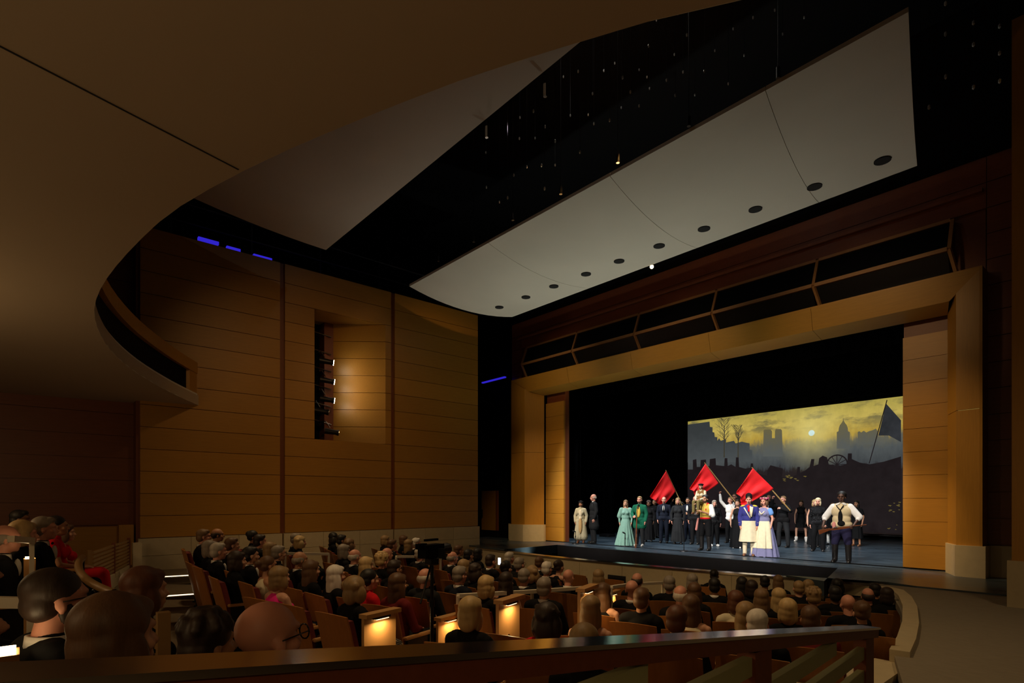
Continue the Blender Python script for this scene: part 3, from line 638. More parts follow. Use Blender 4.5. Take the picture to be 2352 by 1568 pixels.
sil('painted_cathedral', [(1754, 988), (1757, 986), (1770, 986), (1773, 990), (1773, 1006), (1780, 1006), (1780, 990), (1782, 985), (1793, 985), (1796, 988), (1798, 1048), (1753, 1048)], 'paint_far', 0, 'twin-towered cathedral painted in grey')
dome = [(1922, 1030), (1922, 992), (1926, 990)] + [(1937 - 11 * cos(a), 990 - 20 * sin(a)) for a in [i * pi / 8 for i in range(4)]] + [(1936, 966), (1937, 958), (1938, 966)] + [(1937 + 11 * cos(a), 990 - 20 * sin(a)) for a in [i * pi / 8 for i in (3, 2, 1, 0)]] + [(1952, 992), (1952, 1030)]
sil('painted_dome', dome, 'paint_far', 0, 'domed church painted in grey')
sil('painted_castle', [(1970, 1004), (1970, 992), (1974, 990), (1978, 993), (1984, 989), (1990, 993), (1996, 990), (2004, 988), (2012, 984), (2016, 990), (2016, 1020), (1970, 1020)], 'paint_far', 1)
for tx, th, tw in ((1664, 957, 26), (1696, 973, 18)):
    bm = bmesh.new()
    def pt(x, y): p = ony(x, y, YD); p.y = YD - 0.02; p.z = min(p.z, bz1 - 0.02); return p
    bm_tube(bm, pt(tx, 1050), pt(tx, th + 20), 0.035, 0.018, 5)
    rnd = random.Random(tx)
    for k in range(22):
        y0 = 1015 - k * (1015 - th) / 24.0; sx_ = (-1) ** k; lx = tx + sx_ * tw * (0.35 + 0.65 * rnd.random()) * (1 - abs(k - 10) / 24); ly = y0 - 10 - 16 * rnd.random()
        ly = max(ly, th + 2)
        bm_tube(bm, pt(tx, y0), pt(lx, ly), 0.012, 0.005, 4)
        bm_tube(bm, pt((tx + lx) / 2, (y0 + ly) / 2), pt((tx + lx) / 2 + sx_ * 3, max(th + 2, ly - 6)), 0.007, 0.004, 4)
    child(from_bm('painted_tree', bm, 'paint_tree'), bd)
# barricade silhouette
top = [(1580, 1078), (1592, 1078), (1592, 1056), (1600, 1054), (1601, 1072), (1609, 1072), (1610, 1056), (1622, 1055), (1623, 1070), (1630, 1070), (1631, 1054), (1644, 1052), (1645, 1068), (1664, 1070), (1665, 1052), (1671, 1052), (1672, 1070), (1680, 1066), (1690, 1072), (1691, 1050), (1697, 1050), (1698, 1072), (1712, 1076), (1724, 1074), (1725, 1064), (1730, 1064), (1731, 1078), (1745, 1088), (1762, 1092), (1763, 1080), (1770, 1068), (1799, 1076), (1796, 1096), (1812, 1098), (1830, 1090), (1832, 1072), (1838, 1072), (1838, 1086), (1850, 1080), (1860, 1072), (1864, 1054), (1871, 1054), (1869, 1070), (1880, 1066), (1882, 1052), (1890, 1046), (1900, 1050), (1904, 1066), (1925, 1070), (1944, 1066), (1947, 1060), (1948, 1041), (1957, 1041), (1957, 1054), (1975, 1062), (1998, 1066), (2030, 1060), (2070, 1048)]
sil('painted_barricade', top + [(2070, 1225), (1580, 1205)], 'paint_dark', 4, 'dark barricade painted across the lower half')
bm = bmesh.new()
wc = ony(1923, 1067, YD); wc.y = YD - 0.03
for k in range(24):
    a0, a1 = k * 2 * pi / 24, (k + 1) * 2 * pi / 24
    bm_tube(bm, wc + Vector((0.42 * cos(a0), 0, 0.42 * sin(a0))), wc + Vector((0.42 * cos(a1), 0, 0.42 * sin(a1))), 0.03, 0.03, 5)
for k in range(6): bm_tube(bm, wc - Vector((0.41 * cos(k * pi / 6), 0, 0.41 * sin(k * pi / 6))), wc + Vector((0.41 * cos(k * pi / 6), 0, 0.41 * sin(k * pi / 6))), 0.015, 0.015, 5)
child(from_bm('painted_wheel', bm, 'paint_dark'), bd)
sil('painted_flag', [(2036, 927), (2070, 965), (2070, 1015), (2042, 1000), (2018, 1000)], 'paint_flag', 5)
sil('painted_flagpole', [(2037, 918), (2039, 919), (1998, 1064), (1996, 1064)], 'paint_dark', 6)
rnd = random.Random(5)
for k in range(26):
    x = rnd.choice((rnd.uniform(1800, 1850), rnd.uniform(2035, 2066))); y = rnd.uniform(1090, 1104) if x < 1900 else rnd.uniform(1150, 1215); s = rnd.uniform(1, 3)
    sil('painted_ember', [(x, y), (x + s * 2, y + 0.6), (x + s, y + s), (x - s, y + 0.8)], 'paint_ember', 6)
# ---- microphones on stands
def mic_stand(x, y, h, label):
    p = onz(x, y, 0); t = empty('microphone_stand', p); setp(t, label, 'microphone stand')
    bm = bmesh.new(); bm_tube(bm, (0, 0, 0), (0, 0, 0.025), 0.14, 0.13, 20); from_bm('base', bm, 'dark_metal', t)
    tube('pole', (0, 0, 0.025), (0, 0, h), 0.012, 'dark_metal', t); tube('clutch', (0, 0, h * 0.55), (0, 0, h * 0.55 + 0.06), 0.02, 'dark_metal', t)
    tube('microphone', (0, 0, h), (0, -0.13, h + 0.05), 0.02, 'dark_metal', t, r1=0.03)
mic_stand(1322, 1249, 0.45, 'low black microphone stand beside the woman in the long coat')
mic_stand(1436, 1254.5, 0.45, 'low black microphone stand in front of the mint green dress')
mic_stand(1571, 1266, 1.50, 'tall black microphone stand left of the man in the red sash')
lm = empty('floor_monitor', onz(1395, 1232, 0)); setp(lm, 'low black box on stage behind the man in the dark coat', 'stage box')
bm = bmesh.new(); bm_box(bm, (-0.3, -0.2, 0), (0.3, 0.2, 0.12)); from_bm('cabinet', bm, 'black', lm)
bm = bmesh.new(); bm_box(bm, (-0.26, -0.22, 0.02), (0.26, -0.2, 0.1)); from_bm('grille', bm, 'dark_metal', lm)
# ================================================================== PEOPLE: mesh recipes
# All bodies are unions of ellipsoids and tapered limbs fused into one continuous surface.
JOBS = {}; MESH = {}
def E(c, r, rot=None): return ('e', Vector(c), r, rot)
def K(a, b, r0, r1=None): return ('c', Vector(a), Vector(b), r0, r0 if r1 is None else r1)
def S(c, r): return ('e', Vector(c), (r, r, r), None)
def job(key, prims, voxel=0.012, smooth=3, dec=0.4):
    if key in JOBS: return key
    bm = bmesh.new()
    for p in prims:
        if p[0] == 'e':
            mm = Matrix.Translation(p[1])
            if p[3]: mm = mm @ Euler(p[3]).to_matrix().to_4x4()
            bmesh.ops.create_icosphere(bm, subdivisions=2 if max(p[2]) < 0.06 else 3, radius=1, matrix=mm @ Matrix.Diagonal((*p[2], 1)))
        else:
            bm_tube(bm, p[1], p[2], p[3], p[4], 14)
            for c, r in ((p[1], p[3]), (p[2], p[4])): bmesh.ops.create_icosphere(bm, subdivisions=2, radius=r, matrix=Matrix.Translation(c))
    me = bpy.data.meshes.new(key); bm.to_mesh(me); bm.free()
    o = bpy.data.objects.new('tmp_' + key, me); COL.objects.link(o)
    r = o.modifiers.new('r', 'REMESH'); r.mode = 'VOXEL'; r.voxel_size = voxel; r.use_smooth_shade = True
    if smooth: sm = o.modifiers.new('s', 'SMOOTH'); sm.factor = 0.5; sm.iterations = smooth
    if dec < 1: d = o.modifiers.new('d', 'DECIMATE'); d.ratio = dec
    JOBS[key] = o; return key
def bake():
    dg = bpy.context.evaluated_depsgraph_get()
    for k, o in JOBS.items():
        if k in MESH: continue
        me = bpy.data.meshes.new_from_object(o.evaluated_get(dg)); me.name = k
        for p in me.polygons: p.use_smooth = True
        me.materials.clear(); me.materials.append(None); MESH[k] = me
    for k, o in JOBS.items():
        if o.name in bpy.data.objects:
            m_ = o.data; bpy.data.objects.remove(o); bpy.data.meshes.remove(m_)
    for k in list(JOBS): JOBS[k] = Dummy
class Dummy: name = '??'
def inst(name, key, mat, parent=None, loc=None, rot=None, scale=None):
    o = bpy.data.objects.new(name, MESH[key]); COL.objects.link(o)
    o.material_slots[0].link = 'OBJECT'; o.material_slots[0].material = MATS[mat] if isinstance(mat, str) else mat
    if parent: o.parent = parent
    if loc is not None: o.location = loc
    if rot is not None: o.rotation_euler = rot
    if scale is not None: o.scale = scale
    return o
def simple(key, me):
    for p in me.polygons: p.use_smooth = True
    me.materials.clear(); me.materials.append(None); MESH[key] = me
# ---- materials for people
for n_, c in (('skin_light', (0.62, 0.33, 0.22)), ('skin_pink', (0.66, 0.30, 0.21)), ('skin_tan', (0.46, 0.22, 0.12)), ('skin_brown', (0.17, 0.075, 0.04)), ('skin_deep', (0.085, 0.037, 0.022))):
    M(n_, c, 0.5, ns=9, namt=0.07)
for n_, c in (('hair_black', (0.010, 0.008, 0.007)), ('hair_dark', (0.028, 0.015, 0.009)), ('hair_brown', (0.115, 0.055, 0.024)), ('hair_auburn', (0.12, 0.040, 0.016)), ('hair_light_brown', (0.20, 0.115, 0.055)), ('hair_dark_blonde', (0.30, 0.19, 0.085)), ('hair_blonde', (0.55, 0.38, 0.17)), ('hair_pale_blonde', (0.72, 0.58, 0.36)), ('hair_grey', (0.26, 0.22, 0.18)), ('hair_silver', (0.50, 0.45, 0.39)), ('hair_white', (0.74, 0.69, 0.62))):
    M(n_, c, 0.55, ns=26, namt=0.35, stretch=(1, 1, 0.18), bump=0.5)
def cloth(n_, c, rough=0.85, ns=14, namt=0.15): return M(n_, c, rough, ns=ns, namt=namt, bump=0.08, spec=0.12 if rough > .5 else None)
for n_, c in (('cloth_black', (0.007, 0.007, 0.008)), ('cloth_navy', (0.010, 0.013, 0.024)), ('cloth_charcoal', (0.017, 0.018, 0.020)), ('cloth_white', (0.78, 0.76, 0.72)), ('cloth_cream', (0.70, 0.62, 0.44)), ('cloth_teal', (0.20, 0.37, 0.31)), ('cloth_teal_dark', (0.17, 0.36, 0.31)), ('cloth_green', (0.008, 0.105, 0.058)), ('cloth_gold', (0.60, 0.42, 0.08)), ('cloth_red', (0.62, 0.012, 0.02)), ('cloth_maroon', (0.16, 0.02, 0.02)), ('cloth_pink', (0.85, 0.03, 0.30)), ('cloth_blue', (0.035, 0.038, 0.19)), ('cloth_sky', (0.14, 0.30, 0.66)), ('cloth_dress_blue', (0.19, 0.19, 0.34)), ('cloth_purple', (0.022, 0.020, 0.055)), ('cloth_coat', (0.44, 0.40, 0.27)), ('cloth_brown', (0.24, 0.12, 0.04)), ('cloth_tan', (0.50, 0.33, 0.15)), ('cloth_olive', (0.20, 0.16, 0.06)), ('cloth_vest', (0.62, 0.50, 0.30)), ('cloth_yellow', (0.78, 0.56, 0.06)), ('cloth_stripe', (0.62, 0.25, 0.22)), ('cloth_silver', (0.45, 0.42, 0.38)), ('leather', (0.014, 0.012, 0.011)), ('leather_brown', (0.18, 0.07, 0.03))):
    cloth(n_, c, rough=0.35 if 'leather' in n_ else 0.85)
M('flag_red', (0.85, 0.008, 0.012), 0.8, ns=3, namt=0.2, emis=None)
M('eye_dark', (0.01, 0.008, 0.007), 0.3); M('mouth_dark', (0.045, 0.008, 0.008), 0.5); M('lip_red', (0.40, 0.04, 0.04), 0.5)
M('glasses_metal', (0.03, 0.025, 0.02), 0.3, metal=0.7); M('sequin', (0.85, 0.85, 0.85), 0.15, metal=1.0)
M('gun_wood', (0.16, 0.045, 0.015), 0.4, ns=8, namt=0.2); M('pole_wood', (0.40, 0.24, 0.08), 0.6, ns=8, namt=0.2); M('rose', (0.35, 0.03, 0.10), 0.7); M('white_shoe', (0.75, 0.72, 0.68), 0.5)
# black cloth with a pale scroll print
m, N, L, P = new_mat('cloth_floral')
tc = N.new('ShaderNodeTexCoord'); wv_ = N.new('ShaderNodeTexNoise'); wv_.inputs['Scale'].default_value = 7; wv_.inputs['Distortion'].default_value = 2.2
L.new(tc.outputs['Object'], wv_.inputs['Vector']); cr = N.new('ShaderNodeValToRGB'); cr.color_ramp.interpolation = 'CONSTANT'
e = cr.color_ramp.elements; e[0].color = (0.012, 0.011, 0.012, 1); e[1].position = 0.5; e[1].color = (0.40, 0.33, 0.26, 1); x_ = e.new(0.535); x_.color = (0.012, 0.011, 0.012, 1)
L.new(wv_.outputs['Fac'], cr.inputs['Fac']); L.new(cr.outputs['Color'], P.inputs['Base Color']); P.inputs['Roughness'].default_value = 0.8
# ---- head, hands (face looks to -Y)
def head(hc, s=1.0, fem=False, turn=None):
    hx = Vector(hc); j = 0.90 if fem else 1.0
    L_ = [E((0, .012, .028), (.076, .097, .086)), E((0, -.030, -.045), (.058 * j, .064, .078)), E((0, -.066, -.098 * (0.97 if fem else 1)), (.026 * j, .022, .022)), K((0, -.088, .004), (0, -.108, -.034), .009, .0145),
          E((.078, .012, -.022), (.011, .021, .031), (0, 0, .3)), E((-.078, .012, -.022), (.011, .021, .031), (0, 0, -.3)), E((0, -.078, .026), (.052, .022, .016)), E((0, -.088, -.070), (.026, .012, .014)), E((.045, -.058, -.03), (.022, .025, .02)), E((-.045, -.058, -.03), (.022, .025, .02))]
    out = []
    for p in L_:
        if p[0] == 'e': out.append(('e', hx + p[1] * s, tuple(v * s for v in p[2]), p[3]))
        else: out.append(('c', hx + p[1] * s, hx + p[2] * s, p[3] * s, p[4] * s))
    return out
def hand(wr, d, side, curl=0.35, s=1.0, palm_n=None):
    """palm and five fingers growing from the wrist wr along d; side +1 for the person's left"""
    d = Vector(d).normalized(); pn = Vector(palm_n).normalized() if palm_n else Vector((-side, 0, 0))
    pn = (pn - d * pn.dot(d)); pn = pn.normalized() if pn.length > 1e-3 else Vector((0, -1, 0))
    wd = d.cross(pn).normalized() * side
    wr = Vector(wr); out = [K(wr - d * .02, wr + d * .03, .026 * s, .028 * s)]
    for k in range(4): out.append(K(wr + d * .03 * s + wd * (k - 1.5) * .012 * s, wr + d * .085 * s + wd * (k - 1.5) * .018 * s, .017 * s, .0125 * s))
    for k, ln in enumerate((.062, .074, .070, .054)):
        b = wr + d * .085 * s + wd * (k - 1.5) * .020 * s; d1 = (d * cos(curl) + pn * sin(curl)); d2 = (d * cos(curl * 2.4) + pn * sin(curl * 2.4))
        m_ = b + d1 * ln * .55 * s; t = m_ + d2 * ln * .5 * s
        out += [K(b, m_, .0105 * s, .0098 * s), K(m_, t, .0098 * s, .0085 * s)]
    tb = wr + d * .03 * s - wd * .022 * s; tm = tb + (d * .7 - wd * .6 + pn * .35) * .042 * s; out += [K(tb, tm, .0135 * s, .0115 * s), K(tm, tm + (d * .9 + pn * .35) * .032 * s, .0115 * s, .0095 * s)]
    return out
EYES_P = [S((.030, -.086, .004), .0105), S((-.030, -.086, .004), .0105)]
def small(key, prims, dec=1.0):
    """tiny part made of plain spheres and rods (no fusing needed)"""
    bm = bmesh.new()
    for p in prims:
        if p[0] == 'e':
            mm = Matrix.Translation(p[1])
            if p[3]: mm = mm @ Euler(p[3]).to_matrix().to_4x4()
            bmesh.ops.create_icosphere(bm, subdivisions=2, radius=1, matrix=mm @ Matrix.Diagonal((*p[2], 1)))
        else: bm_tube(bm, p[1], p[2], p[3], p[4], 8)
    me = bpy.data.meshes.new(key); bm.to_mesh(me); bm.free(); simple(key, me); return key
def ringtube(c, r, t, seg=12, ry=None):
    out = []; ry = ry or r
    for k in range(seg):
        a0, a1 = 2 * pi * k / seg, 2 * pi * (k + 1) / seg
        out.append(K(Vector(c) + Vector((r * cos(a0), 0, ry * sin(a0))), Vector(c) + Vector((r * cos(a1), 0, ry * sin(a1))), t))
    return out
small('glasses', ringtube((.032, -.104, .002), .024, .0025) + ringtube((-.032, -.104, .002), .024, .0025) + [K((.008, -.106, .006), (-.008, -.106, .006), .0025), K((.056, -.10, .006), (.082, .01, .0), .0025), K((-.056, -.10, .006), (-.082, .01, .0), .0025)])
small('eyes', EYES_P); small('mouth_open', [E((0, -.097, -.076), (.017, .011, .022))])
# ---- hair recipes, around the head centre
HAIR = {
 'short': [E((0, .026, .044), (.083, .097, .084)), E((0, .055, -.02), (.076, .066, .075)), E((0, -.032, .082), (.060, .052, .036))],
 'crew': [E((0, .022, .042), (.080, .098, .082)), E((0, .052, -.015), (.074, .064, .065))],
 'curly_short': [E((0, .024, .05), (.092, .105, .092)), E((0, .055, -.01), (.084, .072, .07))] + [S((.085 * cos(a) * sin(b), .024 + .095 * sin(a) * sin(b), .06 + .085 * cos(b)), .026) for a in [k * .8 for k in range(8)] for b in (.5, 1.0, 1.35)],
 'balding': [E((.0, .062, -.012), (.080, .058, .058)), E((.064, .022, -.002), (.018, .056, .046)), E((-.064, .022, -.002), (.018, .056, .046))],
 'bob': [E((0, .026, .046), (.090, .104, .090)), E((0, .045, -.015), (.091, .082, .095)), E((.066, .012, -.055), (.030, .058, .085)), E((-.066, .012, -.055), (.030, .058, .085)), E((0, .068, -.06), (.082, .056, .085)), E((0, -.040, .078), (.062, .050, .036))],
 'long': [E((0, .026, .046), (.088, .102, .088)), E((0, .048, -.03), (.089, .078, .11)), E((.066, .028, -.09), (.032, .056, .13)), E((-.066, .028, -.09), (.032, .056, .13)), E((0, .070, -.13), (.082, .052, .17)), E((0, .075, -.24), (.070, .042, .10)), E((0, -.040, .078), (.060, .050, .034))],
 'curly': [E((0, .03, .048), (.094, .105, .094)), E((.078, .03, -.05), (.042, .062, .09)), E((-.078, .03, -.05), (.042, .062, .09)), E((0, .07, -.06), (.088, .060, .12))] + [S((.100 * cos(k * 2.4) * (.75 + .25 * sin(k * 1.7)), .04 + .085 * sin(k * 2.4) * (.8 + .2 * cos(k * 3.1)), .10 - .0105 * k), .020 + .008 * sin(k * 5.3)) for k in range(26) if sin(k * 2.4) > -.45],
 'bun': [E((0, .026, .044), (.082, .098, .084)), E((0, .056, -.005), (.078, .062, .065)), S((0, .125, .035), .046)],
 'updo': [E((0, .026, .048), (.084, .100, .088)), E((0, .085, .06), (.060, .062, .062)), E((0, .06, -.01), (.076, .062, .06))],
 'ponytail': [E((0, .026, .044), (.082, .098, .084)), E((0, .056, -.01), (.077, .062, .065)), S((0, .118, .02), .034), K((0, .13, 0), (0, .135, -.18), .034, .018)],
 'wavy': [E((0, .026, .05), (.096, .106, .094)), E((.078, .015, -.04), (.042, .07, .085)), E((-.078, .015, -.04), (.042, .07, .085)), E((0, .072, -.045), (.090, .06, .095)), E((0, .045, -.015), (.093, .082, .09)), E((.02, -.042, .080), (.058, .05, .036)), S((.07, .07, .05), .045), S((-.07, .07, .05), .045)],
 'afro': [E((0, .03, .05), (.098, .106, .090)), E((0, .05, 0), (.094, .085, .07))],
}
for k, v in HAIR.items(): job('hair_' + k, v, 0.0085, 2, 0.5)
job('beard', [E((0, -.048, -.085), (.058, .052, .045)), E((.056, -.012, -.05), (.014, .03, .045)), E((-.056, -.012, -.05), (.014, .03, .045)), E((0, -.094, -.054), (.030, .013, .010))], 0.008, 2, 0.6)
# ================================================================== SEATED AUDIENCE (shared recipes)
SH = Vector((0, .075, 1.205))       # head centre of a seated person, base at the floor under the seat
def seated(fem):
    w_ = 0.92 if fem else 1.0
    P_ = head(SH, 1.06, fem) + [K((0, .095, 1.13), (0, .115, 1.02), .054 * w_, .060 * w_), K((-.13 * w_, .12, .985), (.13 * w_, .12, .985), .060, .060), E((0, .12, .86), (.165 * w_, .11, .19)), E((0, .10, .66), (.145, .11, .16)), E((0, .08, .53), (.175, .14, .10))]
    for s in (-1, 1):
        sh = Vector((.185 * w_ * s, .12, .975)); el = Vector((.245 * w_ * s, .04, .70)); wr_ = Vector((.10 * s, -.20, .635))
        P_ += [K(sh, el, .050 * w_, .040 * w_), K(el, wr_, .039 * w_, .027)] + hand(wr_, (-.5 * s, -.75, -.05), s, .4, .95, (0, 0, -1))
        P_ += [K((.095 * s, .06, .52), (.105 * s, -.36, .53), .080, .060), K((.105 * s, -.36, .53), (.105 * s, -.38, .10), .058, .040), K((.105 * s, -.36, .06), (.105 * s, -.50, .045), .042, .036)]
    return P_
job('body_seated_man', seated(False), 0.0105, 2, 0.45); job('body_seated_woman', seated(True), 0.0105, 2, 0.45)
def seat_top(fem, sleeves, inf=.018, bust=True):
    w_ = 0.92 if fem else 1.0
    hi = 0.975 if sleeves != 'bare' else 0.93
    P_ = [E((0, .12, .86), (.165 * w_ + inf, .115 + inf, .19)), E((0, .10, .66), (.15 + inf, .115 + inf, .17)), E((0, .08, .54), (.178 + inf, .14 + inf, .10))]
    if sleeves != 'bare': P_ += [K((-.135 * w_, .12, .985), (.135 * w_, .12, .985), .060 + inf), K((0, .115, 1.0), (0, .105, 1.045), .075, .066)]
    if fem and bust: P_ += [S((.07, .02, .84), .075), S((-.07, .02, .84), .075)]
    for s in (-1, 1):
        sh = Vector((.185 * w_ * s, .12, .975)); el = Vector((.245 * w_ * s, .04, .70)); wr_ = Vector((.10 * s, -.20, .635))
        if sleeves in ('long', 'short'): P_ += [K(sh, el if sleeves == 'long' else sh + (el - sh) * .55, .052 * w_ + inf, .044 * w_ + inf)]
        if sleeves == 'long': P_ += [K(el, wr_ - (wr_ - el) * .06, .043 * w_ + inf, .030 + inf * .7)]
        if sleeves == 'bare': P_ += [K((.075 * s, .03, .90), (.10 * s, .10, 1.02), .024, .022), K((.10 * s, .10, 1.02), (.09 * s, .20, .93), .022, .026)]
    return P_
job('top_jacket', seat_top(False, 'long', .020), 0.012, 2, 0.45)
job('top_long', seat_top(True, 'long', .014), 0.012, 2, 0.45); job('top_short', seat_top(True, 'short', .014), 0.012, 2, 0.45); job('top_bare', seat_top(True, 'bare', .012), 0.012, 2, 0.45)
job('trousers_seated', [q for s in (-1, 1) for q in (K((.095 * s, .06, .52), (.105 * s, -.37, .535), .098, .078), K((.105 * s, -.37, .53), (.105 * s, -.385, .10), .074, .062))], 0.014, 2, 0.4)
job('skirt_seated', [K((-.09, .05, .52), (-.09, -.38, .535), .105, .088), K((.09, .05, .52), (.09, -.38, .535), .105, .088), K((0, .0, .52), (0, -.36, .53), .10, .085), K((-.08, -.39, .52), (-.09, -.40, .22), .082, .095), K((.08, -.39, .52), (.09, -.40, .22), .082, .095), K((0, -.39, .52), (0, -.40, .22), .08, .09)], 0.014, 3, 0.4)
for s_n, s in (('r', -1), ('l', 1)): job('shoe_seated_' + s_n, [K((.105 * s, -.36, .055), (.105 * s, -.50, .045), .052, .044), E((.105 * s, -.43, .018), (.05, .14, .018))], 0.012, 1, 0.4)
def collar_mesh(key, cz, cy, rx, ry, h, thick=.012):
    bm = bmesh.new(); n = 20; ring = []
    for k in range(n + 1):
        a = -pi / 2 + radians(24) + (2 * pi - radians(48)) * k / n
        f = 0.5 + 0.5 * abs((k / n) * 2 - 1)
        c_, s_ = cos(a), sin(a)
        ring.append([bm.verts.new((rx * c_, cy + ry * s_, cz - .01 - .03 * f)), bm.verts.new(((rx - .006) * c_, cy + (ry - .006) * s_, cz + h - .025 * f)), bm.verts.new(((rx - .006 - thick) * c_, cy + (ry - .006 - thick) * s_, cz + h - .025 * f)), bm.verts.new(((rx - thick) * c_, cy + (ry - thick) * s_, cz - .01 - .03 * f))])
    for k in range(n):
        for j in range(4): bm.faces.new((ring[k][j], ring[k][(j + 1) % 4], ring[k + 1][(j + 1) % 4], ring[k + 1][j]))
    bm.faces.new(ring[0]); bm.faces.new(ring[-1]); bmesh.ops.recalc_face_normals(bm, faces=bm.faces)
    me = bpy.data.meshes.new(key); bm.to_mesh(me); bm.free(); simple(key, me)
collar_mesh('collar', 1.05, .108, .080, .080, .035)
# shirt front with bow tie region, worn under the seated jacket
small('shirt_front_seated', [E((0, -.005, .93), (.038, .03, .085))]); small('bow_tie_seated', [E((.022, .012, 1.035), (.024, .012, .015)), E((-.022, .012, 1.035), (.024, .012, .015)), S((0, .008, 1.035), .010)])
# ================================================================== PERFORMERS (standing)
HC = Vector((0, -.005, 1.630))
def arms_of(a):
    A = {}
    for s in (-1, 1):
        d = dict(el=(.240 * s, .03, 1.13), wr=(.225 * s, -.05, .885), hd=(-.02 * s, -.12, -1), curl=.35, pn=None); d.update(a.get(s, {})); A[s] = d
    return A
def sh_of(s, fem): return Vector((.180 * s * (.90 if fem else 1), .012, 1.385))
def standing(fem, g, A, st, hd_s=1.0):
    w_ = (.90 if fem else 1)
    P_ = head(HC, 1.02 * hd_s, fem) + [K((0, .018, 1.56), (0, .02, 1.44), .052 * w_, .060 * w_), K((-.14 * w_, .012, 1.392), (0, .018, 1.425), .052, .056), K((.14 * w_, .012, 1.392), (0, .018, 1.425), .052, .056), E((0, 0, 1.27), (.160 * w_ * g, .105 * g, .19)), E((0, 0, 1.07), (.135 * g, .10 * g, .17)), E((0, .01, .93), (.160 * g, .115 * g, .13))]
    for s in (-1, 1):
        a = A[s]; sh = sh_of(s, fem); el = Vector(a['el']); wr_ = Vector(a['wr'])
        P_ += [K(sh, el, .046 * w_ * min(g, 1.15), .038 * w_), K(el, wr_, .038 * w_, .026)] + hand(wr_, a['hd'], s, a['curl'], .95 if fem else 1.03, a['pn'])
        P_ += [K((.085 * s, .01, .90), (.095 * s * st, -.01, .49), .080 * g, .052), K((.095 * s * st, -.01, .49), (.10 * s * st, .02, .09), .050, .034), K((.10 * s * st, .02, .06), (.115 * s * st, -.13, .035), .036, .030)]
    return P_
PN = [0]
